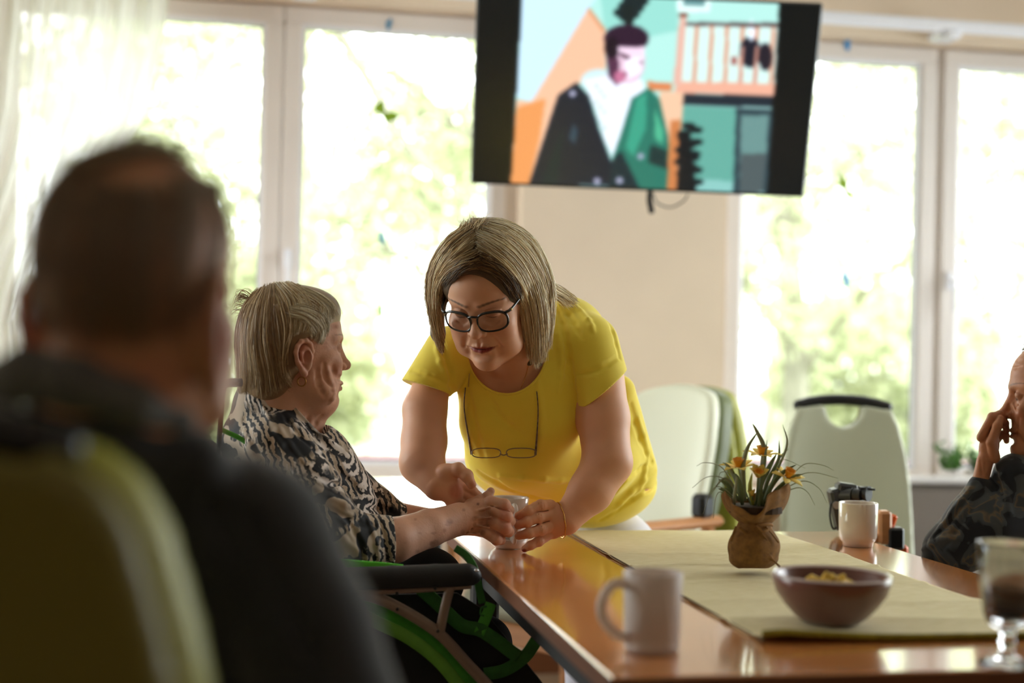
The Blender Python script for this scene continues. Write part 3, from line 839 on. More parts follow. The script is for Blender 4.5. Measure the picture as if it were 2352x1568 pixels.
# runner
def runner():
    x0, x1, y0, y1 = 0.683, 1.155, 1.80, 3.012
    nu, nv = 90, 200; P = np.zeros((nu, nv, 3)); S = (y1-y0)+0.16
    for i in range(nu):
        u = i/(nu-1); x = x0+(x1-x0)*u
        for j in range(nv):
            s = j/(nv-1)*S; y = y1-s+0.16
            h = 0.0030+0.0006*math.sin(40*x+3*y)*math.sin(11*y)
            for c, a, w in ((2.47, 0.004, 0.006), (2.62, 0.002, 0.02), (2.10, 0.0025, 0.02), (2.28, 0.0018, 0.015), (1.95, 0.0035, 0.02)):
                h += a*math.exp(-((y-c-0.02*math.sin(6*u))/w)**2)
            xx, yy, zz = x, y, TZ+h
            if y < y0+0.05:    # raised, curled near hem
                f = (y0+0.05-y)/0.05; zz += 0.006*f*math.exp(-(u*5-0.5)**2)+0.003*f
            if y > y1:        # hangs over the far end of the table
                d = y-y1; yy = y1+0.006+0.004*math.sin(30*x); zz = TZ+0.003-d
            xx += 0.003*math.sin(9*y)*(1 if u < .5 else -1)*abs(u-.5)*2
            P[i, j] = (xx, yy, zz)
    m = mat('runner_cloth', 'e6dcb6', 0.85, col2='dace9e', vscale=9, stretch=(4, 30, 4), detail=5, bump=0.25, bscale=700)
    t = thing('table_runner', ((x0+x1)/2, (y0+y1)/2, TZ), 'pale green crinkled cloth runner lying along the wooden dining table', 'table runner')
    grid_obj('cloth', P, m, t, thick=-0.0015)
    mh = mat('runner_hem', '8c8420', 0.8, var=0.3, vscale=60)
    mb = MB(); mb.tube(catmull([(x0-0.002, y0+0.002, TZ+0.013), (x0+0.03, y0-0.002, TZ+0.015), (x0+0.07, y0, TZ+0.012), (x0+0.2, y0-0.002, TZ+0.0065), (x1, y0, TZ+0.0065)], 8), 0.0045, 8)
    mb.build('hem', mh, t)
    mb = MB(); mb.tube([(x0-0.001, y, TZ+0.0035) for y in np.linspace(y0, y1, 30)], 0.0016, 6)
    mb.build('side_hem', mat('hem_brown', '5c4a28', 0.8), t)
runner()
TR = TZ+0.0055      # top of the runner

# ================================================================== things on the table
def lathe_obj(name, prof, c, m, parent, n=48, **k):
    return MB().lathe(prof, c, n, cap=False).build(name, m, parent, smooth=True, **k)
# white cup with frothy milk
M_por = mat('porcelain_beige', 'd9d2c8', 0.18, coat=0.4)
M_white = mat('porcelain_white', 'e6e0d8', 0.15, coat=0.5)
c = at_z(1970, 1254, TZ); c[2] = TZ+0.001
t = thing('beaker', tuple(c), 'white straight-sided cup with a rounded foot at the far right of the table', 'cup')
lathe_obj('body', [(0, 0.003), (0.024, 0.003), (0.0245, 0), (0.030, 0), (0.0315, 0.008), (0.036, 0.012), (0.0385, 0.02), (0.0395, 0.05), (0.0400, 0.088), (0.0392, 0.0895), (0.0375, 0.088), (0.0370, 0.05), (0.0355, 0.02), (0.02, 0.015), (0, 0.0145)], c, mat('cup_glaze', 'dcd5cc', 0.16, coat=0.5, var=0.02), t)
lathe_obj('coffee', [(0, 0.076), (0.0368, 0.076)], c, mat('milk_coffee', 'a98a6c', 0.4), t)
# stoneware bowl with food
c = at_z(1903, 1425, TR); c[2] = TR
c = np.array([0.826, 1.915, TR])
t = thing('bowl', tuple(c), 'mauve brown glazed bowl with yellow food standing on the runner', 'bowl')
R = 0.0850
lathe_obj('vessel', [(0, 0.003), (0.034, 0.003), (0.036, 0), (0.040, 0.001), (0.052, 0.010), (0.066, 0.025), (0.078, 0.042), (R-0.001, 0.060), (R, 0.067), (R-0.002, 0.069), (R-0.005, 0.066), (0.074, 0.043), (0.06, 0.026), (0.045, 0.013), (0, 0.009)], c,
          mat('bowl_glaze', '6a423a', 0.3, coat=0.35, var=0.06, vscale=12), t)
lathe_obj('rim_glaze', [(R-0.0045, 0.0665), (R-0.0018, 0.0698), (R+0.0006, 0.0668)], c, mat('rim_glaze', 'b9a49e', 0.12, coat=0.5), t)
rr = np.random.default_rng(3); mb = MB()
mf = mat('yellow_food', 'd9b84a', 0.5, var=0.25, vscale=40)
for k in range(26):
    a = rr.random()*6.28; r = 0.042*math.sqrt(rr.random()); p = c+[r*math.cos(a)-0.006, r*math.sin(a), 0.046+0.018*(1-r/0.042)+0.006*rr.random()]
    MB().box(p, (0.014+0.012*rr.random(), 0.012+0.01*rr.random(), 0.007), _rot((rr.random()*60, rr.random()*60, rr.random()*180)), bev=0.002).build('food_piece', mf, t)
lathe_obj('food_bed', [(0, 0.058), (0.03, 0.054), (0.070, 0.044)], c, mat('food_bed', '8a5a3c', 0.6, var=0.3, vscale=50), t)
# frosted glass mug in front
c = np.array([0.518, 1.765, TZ+0.001])
def frosted(name, col='e6dcd6'):
    m = mat(name, col, 0.38, spec=0.5); b = m.node_tree.nodes['Principled BSDF']
    b.inputs['Transmission Weight'].default_value = 0.35; b.inputs['IOR'].default_value = 1.3; return m
M_mugglass = frosted('frosted_mug', 'ece2dc')
t = thing('frosted_mug', tuple(c), 'blurred frosted white mug with handle at the near corner of the table', 'mug')
lathe_obj('body', [(0, 0.006), (0.027, 0.006), (0.0275, 0), (0.034, 0), (0.0355, 0.006), (0.0365, 0.04), (0.0385, 0.099), (0.0377, 0.101), (0.0360, 0.099), (0.0340, 0.04), (0.0325, 0.012), (0, 0.010)], c, M_mugglass, t)
dirh = np.array([-0.98, -0.18, 0])
mb = MB(); mb.tube(catmull([c+dirh*0.0365+[0, 0, 0.086], c+dirh*0.056+[0, 0, 0.086], c+dirh*0.071+[0, 0, 0.067], c+dirh*0.070+[0, 0, 0.045], c+dirh*0.052+[0, 0, 0.024], c+dirh*0.0345+[0, 0, 0.018]], 6), 0.0052, 10, flat=(1, 1.3))
mb.build('handle', M_mugglass, t, smooth=True)
lathe_obj('drink', [(0, 0.0115), (0.0315, 0.0125), (0.0335, 0.05), (0.0335, 0.0505), (0, 0.0505)], c, mat('milky_drink', '8e7d74', 0.5), t)
# stemmed coffee glass at the right
c = np.array([0.945, 1.645, TZ+0.001])
M_clear = bpy.data.materials.new('clear_glass'); M_clear.use_nodes = True
_b = M_clear.node_tree.nodes['Principled BSDF']; _b.inputs['Transmission Weight'].default_value = 1.0; _b.inputs['Roughness'].default_value = 0.02; _b.inputs['IOR'].default_value = 1.45
t = thing('stemmed_glass', tuple(c), 'stemmed coffee glass with dark coffee dregs at the right edge', 'glass')
lathe_obj('glass_body', [(0, 0.0), (0.034, 0.0), (0.0345, 0.003), (0.022, 0.007), (0.009, 0.013), (0.0085, 0.022), (0.012, 0.028), (0.0085, 0.034), (0.011, 0.043), (0.0250, 0.052), (0.0300, 0.066), (0.0345, 0.10), (0.0385, 0.152), (0.0380, 0.1535), (0.0365, 0.152), (0.0322, 0.10), (0.0275, 0.068), (0.022, 0.056), (0, 0.052)], c, M_clear, t, n=64)
lathe_obj('coffee', [(0, 0.0525), (0.0215, 0.0565), (0.0270, 0.0685), (0.0272, 0.072), (0, 0.072)], c, mat('black_coffee', '140a06', 0.1), t)
lathe_obj('coffee_stain', [(0.0277, 0.072), (0.0302, 0.094)], c, mat('coffee_film', '5a3a22', 0.4, alpha=0.8), t)
lathe_obj('milk_foam', [(0.0305, 0.094), (0.0330, 0.118), (0.0350, 0.136)], c, mat('milk_film', 'd8cdba', 0.5, alpha=0.25), t)

# ------------------------------------------------------------------ potted daffodils in burlap
def flowers():
    D = 2.50; base = at_z(1730, 1303, TR)
    base[2] = TR; pxm = D/FPX
    t = thing('potted_daffodils', tuple(base), 'artificial daffodils in a tied burlap-wrapped pot on the runner', 'flower pot')
    def L(px, py, z=0): return W([[px, py, z]], D)[0]
    m_b = mat('burlap', '8a6230', 0.9, var=0.25, vscale=90, bump=0.9, bscale=900, bdist=0.002)
    # wrapped ball + neck + flared collar, modelled with soft folds
    S = SDF()
    S.ell((1731, 1256, 0), (61, 52, 60), k=0).ell((1731, 1285, 0), (55, 22, 54), k=12)
    S.cap((1733, 1215, 0), (1735, 1200, 0), 40, 38, k=14)
    for (a, b, r) in (((1700, 1212, -46), (1790, 1300, -38), 3.0), ((1735, 1206, -38), (1762, 1240, -54), 2.6), ((1690, 1210, -40), (1680, 1240, -48), 2.5), ((1760, 1210, -38), (1788, 1245, -38), 2.5)):
        S.cap(a, b, r, k=5)
    S.warp = lambda Q: 1.5*fbm(Q, 0.09, 5)
    S.half((1730, 1304, 0), (0, 1, 0))
    sdf_obj('burlap_wrap', S, 1.6, D, m_b, t)
    n, K = 72, 16; P = np.zeros((n, K, 3))
    for i in range(n):
        a = 2*math.pi*i/n; ca, sa = math.cos(a), math.sin(a)
        top = 1140+8*math.sin(3*a+1)+5*math.sin(7*a)-(30*max(0, ca)**2)+(34*max(0, -sa)**3)*(1 if ca < .3 else .3)
        for j in range(K):
            v = j/(K-1); y = 1203+(top-1203)*v
            r = 34+42*(1-(1-v)**2.2)+3.0*math.sin(6*a+2)*v+2.2*math.sin(13*a)*v*v
            P[i, j] = (1735+r*ca+2, y, r*sa)
    grid_obj('burlap_collar', W(P.reshape(-1, 3), D).reshape(n, K, 3), m_b, t, thick=0.0016, closed_u=True)
    mb = MB(); ring = [L(1735+38*math.cos(a), 1206+3*math.sin(a*2), 38*math.sin(a)) for a in np.linspace(0, 2*math.pi, 28)[:-1]]
    V, F = tube_mesh(ring, 0.0028, 6, False, closed=True); mb.add(V, F)
    mb.tube([L(1738, 1206, -42), L(1752, 1222, -50), L(1766, 1216, -46)], 0.002, 5); mb.build('twine', mat('twine', '9a7040', 0.9), t, smooth=True)
    MB().lathe([(0.0, 0), (0.047, 0), (0.047, -0.012), (0, -0.012)], L(1735, 1160, 0), 20).build('potting_filler', mat('filler', '3c2a18', 0.9, var=.4, vscale=80), t)
    g1 = mat('leaf_green', '6a7a52', 0.5, var=0.2, vscale=30, stretch=(6, 6, 1)); g2 = mat('leaf_grey_green', '8c9270', 0.55, var=0.15, vscale=30)
    def blade(pts, w, m, name='leaf'):
        c = catmull(np.array([L(*p) for p in pts]), 7); K = len(c); u = np.linspace(0, 1, K)
        prof = np.interp(u, [0, 0.25, 0.6, 0.85, 1], [0.55, 1, 0.85, 0.45, 0.02])*w*pxm
        T = np.gradient(c, axis=0); T /= np.linalg.norm(T, axis=1)[:, None]
        side = np.cross(T, FW+0.35*RT); side /= np.linalg.norm(side, axis=1)[:, None]; nr = np.cross(side, T)
        P = np.stack([c-side*prof[:, None]/2+nr*0.2*prof[:, None], c-nr*0.0, c+side*prof[:, None]/2+nr*0.2*prof[:, None]], 0)
        return grid_obj(name, P, m, t, thick=0.0005)
    B = 1150
    for pts, w, m in [
        ([(1712, 1150, 0), (1706, 1080, -5), (1716, 1030, 0), (1745, 985, 5)], 11, g2), ([(1738, 1150, -8), (1750, 1090, -10), (1755, 1030, -5), (1738, 990, 0), (1727, 970, 0)], 12, g2),
        ([(1755, 1150, 0), (1785, 1080, 5), (1808, 1020, 10), (1798, 975, 5)], 6, g2), ([(1748, 1150, -10), (1765, 1100, -10), (1788, 1055, -5), (1790, 1010, 0)], 9, g1),
        ([(1695, 1150, -5), (1680, 1110, -10), (1660, 1100, -8), (1632, 1135, -5)], 6, g2), ([(1700, 1150, -5), (1690, 1100, -8), (1672, 1070, -5), (1660, 1062, 0)], 8, g2),
        ([(1705, 1160, -20), (1700, 1120, -28), (1692, 1095, -26), (1684, 1088, -20)], 13, g1), ([(1690, 1140, 10), (1670, 1112, 10), (1650, 1100, 10)], 13, g1),
        ([(1700, 1150, 8), (1672, 1128, 10), (1650, 1122, 10)], 12, g1), ([(1752, 1160, -5), (1772, 1115, -5), (1798, 1085, -5), (1830, 1066, 0)], 12, g1),
        ([(1752, 1165, -15), (1745, 1120, -18), (1768, 1070, -15), (1785, 1040, -10)], 14, g1), ([(1760, 1150, -10), (1790, 1118, -8), (1820, 1095, -5), (1840, 1088, 0)], 9, g1),
        ([(1730, 1160, -25), (1722, 1120, -30), (1728, 1085, -28)], 10, mat('stem_green', '9fa33c', 0.5)), ([(1765, 1140, 12), (1782, 1080, 12), (1792, 1050, 15), (1812, 1030, 10)], 5, g1),
        ([(1770, 1150, 5), (1800, 1125, 0), (1812, 1110, 0)], 8, g1), ([(1742, 1165, -20), (1748, 1110, -22), (1756, 1060, -20), (1762, 1010, -10)], 9, g1),
        ([(1688, 1160, -35), (1686, 1140, -40), (1692, 1100, -40), (1690, 1092, -40)], 7, g2)]:
        blade(pts, w, m)
    for pts in [[(1700, 1140, 5), (1660, 1075, 5), (1620, 1062, 0), (1600, 1070, 0)], [(1700, 1140, -5), (1665, 1100, -10), (1625, 1095, -15), (1590, 1120, -15)],
                [(1695, 1150, 0), (1660, 1120, -5), (1635, 1125, -10), (1615, 1180, -10)], [(1690, 1150, -5), (1660, 1130, -10), (1645, 1140, -10), (1638, 1190, -12)],
                [(1770, 1140, 0), (1820, 1090, 5), (1850, 1065, 0), (1890, 1068, 0), (1915, 1080, 0)], [(1775, 1140, -5), (1830, 1095, 0), (1870, 1085, 0), (1925, 1098, 0)],
                [(1780, 1140, 0), (1830, 1120, 0), (1855, 1130, 0), (1872, 1160, 0)], [(1770, 1140, 5), (1840, 1105, 5), (1880, 1120, 5), (1900, 1155, 5)],
                [(1760, 1130, 5), (1775, 1075, 5), (1800, 1055, 5), (1850, 1075, 5)], [(1700, 1140, 10), (1680, 1090, 10), (1655, 1085, 10), (1650, 1110, 10)]]:
        c = catmull(np.array([L(*p) for p in pts]), 7); mb = MB().tube(c, np.linspace(0.0012, 0.0004, len(c)), 5); mb.build('grass_blade', g2, t, smooth=True)
    py_ = mat('daffodil_petal', 'ecd060', 0.55, var=0.1, vscale=30); pc = mat('daffodil_corona', 'f2a62c', 0.5, var=0.1, vscale=30)
    def daff(px, py, z, up, sz=1.0, closed=0.0):
        c = L(px, py, z); ax = RT*up[0]-UP*up[1]+FW*up[2]; ax /= np.linalg.norm(ax)
        e1 = np.cross(ax, [0.3, 0.2, 0.9]); e1 /= np.linalg.norm(e1); e2 = np.cross(ax, e1)
        f = thing('flower', tuple(c)); f.parent = t; f.matrix_parent_inverse = world_of(t).inverted(); f.location = tuple(c)
        for k in range(6):
            a = k*math.pi/3+0.3; d = e1*math.cos(a)+e2*math.sin(a); s = np.cross(ax, d); Pp = []
            for j, (r, w, h) in enumerate(((0.004, 0.004, 0.0), (0.012, 0.009, 0.003), (0.021, 0.009, 0.005), (0.030, 0.0005, 0.004))):
                r *= sz*(1-closed*0.6); h = h*sz+closed*r*1.2
                Pp.append([c+d*r-s*w*sz/2*1.4+ax*(h+0.001), c+d*r+ax*h, c+d*r+s*w*sz/2*1.4+ax*(h+0.001)])
            grid_obj('petal', np.array(Pp), py_, f, thick=0.0006)
        n = 20; P = np.zeros((n, 5, 3))
        for i in range(n):
            a = 2*math.pi*i/n
            for j in range(5):
                v = j/4; r = (0.0045+0.0045*v**1.5+0.0008*math.sin(6*a)*v)*sz
                P[i, j] = c+ax*(0.002+0.013*v*sz)+(e1*math.cos(a)+e2*math.sin(a))*r
        grid_obj('corona', P, pc, f, thick=0.0006, closed_u=True)
        mb = MB().tube(catmull([L(1733+(px-1733)*0.2, 1160, z*0.3), L(1733+(px-1733)*0.7, (py+1150)/2+5, z*0.8), c]), 0.0016, 6); mb.build('stem', g1, f)
    daff(1750, 1046, 0, (0.05, -1, -0.15), 1.15)
    daff(1697, 1074, 5, (-0.1, -1, -0.2), 1.15)
    daff(1741, 1096, -25, (0.05, -0.9, -0.5), 0.95, 0.7)
    daff(1808, 1096, -5, (0.3, -0.85, -0.45), 1.1)
    daff(1728, 1140, -30, (-0.2, -1, -0.1), 0.6, 1.0)
    # small beads/lace under the flowers
flowers()

# ================================================================== care chairs
def care_chair(cx, cy, yaw, label, armless=False, group=None, s=1.0, arms=True, z_top=1.05, halfw=0.232, recl=8, knobs=True, front=None, shell=None, shell_t=0.031, grip=True):
    t = thing('care_chair', (cx, cy, 0), label, 'chair', group)
    Mz = _rot((0, 0, yaw)); Tr = lambda P: np.asarray(P, float) @ Mz.T + np.array([cx, cy, 0])
    # local: sitter faces -Y ; backrest at y = +0.24
    th = math.radians(recl)
    z0 = 0.42; H = z_top-z0
    def prof(z):     # half width of the back at height z (0..1)
        return halfw/0.232*np.interp(z_top-z, [0, .014, .046, .083, .125, .17, .25, .35, .5, .63], [.126, .149, .169, .188, .200, .211, .222, .228, .232, .215])
    def back(Q, y0, y1, inset=0.0):
        x, y, z = Q[:, 0], Q[:, 1]-np.tan(th)*(Q[:, 2]-z0), Q[:, 2]
        yc = y-0.10*(-(x/halfw)**2)*0.45
        a = np.abs(x)-(prof(z)-inset); b = np.abs(yc-(y0+y1)/2)-(y1-y0)/2
        hz = z_top-inset-0.02*(x/0.12)**2*(np.abs(x) < .5); c = np.maximum(z-hz, z0-z)
        r = 0.018
        qa = np.maximum(a+r, 0); qb = np.maximum(b+r, 0); qc = np.maximum(c+r, 0)
        d = np.sqrt(qa*qa+qb*qb+qc*qc)+np.minimum(np.maximum(np.maximum(a, b), c)+r, 0)-r
        d0 = d
        # grip hole below the top bar and a soft hollow running down from it
        hx = x/0.052; hz2 = (z-(z_top-0.036))/0.056
        hole = (np.sqrt(hx**2+np.where(hz2 < 0, hz2, hz2*5)**2)-1)*0.045
        h = np.clip(0.5-0.5*(d+hole)/0.012, 0, 1)
        d = d+(-hole-d)*h+0.012*h*(1-h)
        slot = np.maximum(np.abs(x)-0.125, (z_top-0.026-0.012*(x/0.12)**2)-z)      # room for the black grip
        return (np.maximum(d, -slot) if grip else d0).astype(np.float32)
    lo, hi = (-0.3, -0.1, z0-0.02), (0.3, 0.5, z_top+0.03)
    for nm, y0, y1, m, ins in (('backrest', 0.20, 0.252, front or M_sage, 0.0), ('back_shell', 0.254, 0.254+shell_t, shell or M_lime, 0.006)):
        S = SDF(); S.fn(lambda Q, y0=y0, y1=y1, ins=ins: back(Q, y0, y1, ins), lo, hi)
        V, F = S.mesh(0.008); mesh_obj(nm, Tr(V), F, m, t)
    S = SDF()
    pts = [(x, 0.243-0.045*(x/halfw)**2+math.tan(th)*(z_top-z0), z_top-0.012-0.016*abs(x/0.12)**2.2) for x in np.linspace(-0.128, 0.128, 9)]
    for a, b in zip(pts[:-1], pts[1:]): S.cap(a, b, 0.0165, k=0.002)
    if grip: V, F = S.mesh(0.005); mesh_obj('grip', Tr(V), F, M_blackpl, t)
    mb = MB().box((0, -0.03, 0.44), (0.46, 0.48, 0.09), bev=0.03); mb.V = [tuple(v) for v in Tr(mb.V)]; mb.build('seat', M_sage, t, smooth=False)
    mb = MB()
    for sx in (-1, 1): mb.box((sx*0.245, -0.02, 0.37), (0.03, 0.50, 0.06), bev=0.005)
    mb.box((0, -0.25, 0.37), (0.46, 0.03, 0.06), bev=0.005); mb.box((0, 0.22, 0.37), (0.46, 0.03, 0.06), bev=0.005)
    mb.V = [tuple(v) for v in Tr(mb.V)]; mb.build('seat_frame', M_chairwood, t)
    for sx in (-1, 1):
        for (ly, zt) in ((-0.25, 0.66 if arms else 0.36), (0.23, 0.66 if arms else 0.36)):
            mb = MB().box((sx*0.268, ly, zt/2), (0.032, 0.04, zt), bev=0.008); mb.V = [tuple(v) for v in Tr(mb.V)]; mb.build('leg', M_chairwood, t)
        if arms:
            mb = MB().box((sx*0.27, -0.02, 0.675), (0.05, 0.60, 0.03), bev=0.012); mb.V = [tuple(v) for v in Tr(mb.V)]; mb.build('armrest', M_chairwood, t)
            if knobs:
                mb = MB().box((sx*0.27, 0.20, 0.72), (0.05, 0.06, 0.07), bev=0.012); mb.V = [tuple(v) for v in Tr(mb.V)]; mb.build('pivot_block', M_blackpl, t)
    return t
def chair_at(px, py, d, yaw, *a, **k):
    """the middle of the backrest is seen at (px, py), d metres away"""
    p = at_d(px, py, d); r = math.radians(yaw)
    return care_chair(float(p[0])+0.24*math.sin(r), float(p[1])-0.24*math.cos(r), yaw, *a, **k)
chair_at(1942, 1100, 4.1, -14, 'sage green chair with a black grip handle standing before the right window', arms=False, z_top=1.035, halfw=0.190)
chair_at(1468, 1050, 4.22, -56, 'sage green care chair, front paled with painted glare, turned sideways behind the woman in yellow', z_top=1.055, halfw=0.21, recl=19, front=mat('glare_sage_vinyl', 'e6e9d2', 0.4), shell=mat('deep_sage_vinyl', '6f7a52', 0.5), shell_t=0.07, grip=False)  # front colour is sage vinyl with window glare painted in
chair_at(1612, 1050, 4.52, 122, 'lime-backed chair turned away, just right of the glare-paled sideways chair', z_top=1.05, halfw=0.16, recl=2, arms=False, grip=False, front=M_lime)
chair_at(-272, 1200, 0.93, 165, 'shade-darkened lime chair back in the left foreground behind the man in dark sweater', z_top=1.088, halfw=0.232, recl=3, front=M_lime, shell=mat('shaded_lime_vinyl', '6c6420', 0.5, var=0.04, vscale=4, bump=0.05, bscale=150))  # shell is lime vinyl with the foreground shade put into its colour

# ================================================================== sofa, plants, camera, bits at the right
def sofa():
    m = mat('sofa_fabric', '7d746c', 0.95, var=0.10, vscale=160, bump=0.5, bscale=500); yb = 4.70
    x0 = float(at_y(2052, 1150, yb)[0]); x1 = XR-0.06
    t = thing('sofa', ((x0+x1)/2, yb, 0), 'grey woven bench sofa with a pale top edge beneath the right window', 'sofa')
    MB().box(((x0+x1)/2, yb, 0.42), (x1-x0, 0.10, 0.60), bev=0.03).build('backrest', m, t)
    MB().box(((x0+x1)/2, yb-0.005, 0.725), (x1-x0+0.01, 0.12, 0.022), bev=0.006).build('top_ledge', mat('ledge', 'c9c6c4', 0.5), t)
    MB().box(((x0+x1)/2, yb-0.20, 0.38), (x1-x0, 0.40, 0.14), bev=0.04).build('seat', m, t)
    MB().box(((x0+x1)/2, yb-0.20, 0.18), (x1-x0-0.04, 0.38, 0.25)).build('base', M_woodedge, t)
    for i in range(2):
        for j in range(2): MB().box((x0+0.06+i*(x1-x0-0.12), yb-0.35+0.3*j, 0.03), (0.05, 0.05, 0.06)).build('foot', M_blackpl, t)
sofa()
def sill_plant(px, py, label, seed, sc=1.0):
    r = np.random.default_rng(seed); b = at_y(px, py, YW-0.07); b[2] = ZB
    t = thing('potted_plant', tuple(b), label, 'plant', None)
    MB().lathe([(0, 0), (0.03, 0), (0.042, 0.075), (0.045, 0.08), (0.040, 0.08), (0.037, 0.06), (0, 0.06)], b, 24, cap=False).build('pot', M_white, t, smooth=True)
    gm = mat('houseplant_leaf', '4f7f2e', 0.5, var=0.3, vscale=30)
    for k in range(9):
        a = r.random()*6.28; tip = b+np.array([0.06*math.cos(a)*sc, 0.05*math.sin(a)*sc, (0.13+0.09*r.random())*sc])
        st = catmull([b+[0, 0, 0.06], (b+tip)/2+[0.01, 0, 0.04], tip], 6)
        mb = MB().tube(st, 0.0015, 4)
        for q in st[3:]:
            for _ in range(3):
                u = r.normal(size=3); u /= np.linalg.norm(u); v = np.cross(u, r.normal(size=3)); v /= np.linalg.norm(v); s = 0.016*sc
                c = q+r.normal(size=3)*0.010; mb.add([c-u*s, c+v*s*.55, c+u*s, c-v*s*.55], [(0, 1, 2, 3)])
        mb.build('leafy_stem', gm, t)
sill_plant(2182, 1100, 'small green leafy plant on the right window sill, left of its pair', 1, 0.8)
sill_plant(2243, 1100, 'small green leafy plant on the right window sill beside the raised hand', 2, 0.8)
def camera_prop():
    D = 3.12
    def L(px, py, z=0): return W([[px, py, z]], D)[0]
    b = L(1940, 1222); t = thing('photo_camera', tuple(b), 'black photo camera hanging on a chair corner behind the white cup', 'camera')
    M = np.stack([RT, FW, UP], 1)
    pm = D/FPX
    R1 = M @ _rot((0, -12, 0))
    MB().box(L(1924, 1170, 10), (26*pm, 50*pm, 100*pm), R1, bev=0.006).build('body', M_blackpl, t)
    MB().box(L(1944, 1122, 10), (48*pm, 46*pm, 26*pm), M @ _rot((0, 8, 0)), bev=0.006).build('prism_housing', M_blackpl, t)
    mb = MB().tube([L(1935, 1140, 0), L(1962, 1140, -20)], 20*pm, 20); mb.tube([L(1958, 1138, -16), L(1980, 1139, -30)], 17*pm, 20); mb.build('lens', M_blackpl, t, auto=40)
    mb = MB().tube([L(1976, 1132, -20), L(1996, 1134, -34)], np.array([15, 18])*pm, 20); mb.build('lens_hood', M_blacksoft, t, auto=40)
    MB().box(L(1990, 1121, -25), (34*pm, 30*pm, 5*pm), M @ _rot((0, 6, 0)), bev=0.001).build('hood_petal', M_blackpl, t)
    mb = MB().tube([L(1922, 1158, -16), L(1922, 1160, -26)], 9*pm, 16); mb.build('dial', mat('grey_metal', '8a8a8a', 0.3, 1), t, auto=40)
    mb = MB().tube(catmull([L(1912, 1140, 0), L(1906, 1180, 0), L(1914, 1214, 0), L(1930, 1200, 10)]), 2.4*pm, 6); mb.build('strap', M_blacksoft, t)
    # wooden stool it sits on
    s = thing('wooden_stand', (b[0]+0.08, b[1]+0.1, 0), 'wooden rail with a black clamp and orange knob right of the white cup', 'clamp')
    zb = float(L(1940, 1222)[2]); 
    MB().box(L(1990, 1235, 110), (0.15, 0.03, 0.022), M, bev=0.004).build('rail', M_chairwood, s)
    MB().box(L(2030, 1210, 105), (0.03, 0.04, 0.075), M, bev=0.006).build('post', M_chairwood, s)
    MB().box(L(2055, 1235, 100), (38*pm, 0.04, 52*pm), M, bev=0.005).build('clamp', M_blackpl, s)
    mo = mat('orange_plastic', 'e8641a', 0.4)
    MB().box(L(2062, 1262, 110), (46*pm, 0.03, 24*pm), M, bev=0.006).build('knob', mo, s)
    MB().box(L(2046, 1196, 110), (22*pm, 0.02, 34*pm), M @ _rot((0, 20, 0)), bev=0.004).build('lever', mo, s)
    q = L(1990, 1235, 110)
    MB().box((q[0], q[1], (q[2]-0.012)/2), (0.03, 0.03, q[2]-0.012), bev=0.003).build('leg', M_chairwood, s)
    MB().box((q[0], q[1], 0.012), (0.15, 0.15, 0.024), bev=0.008).build('foot', M_chairwood, s)
camera_prop()

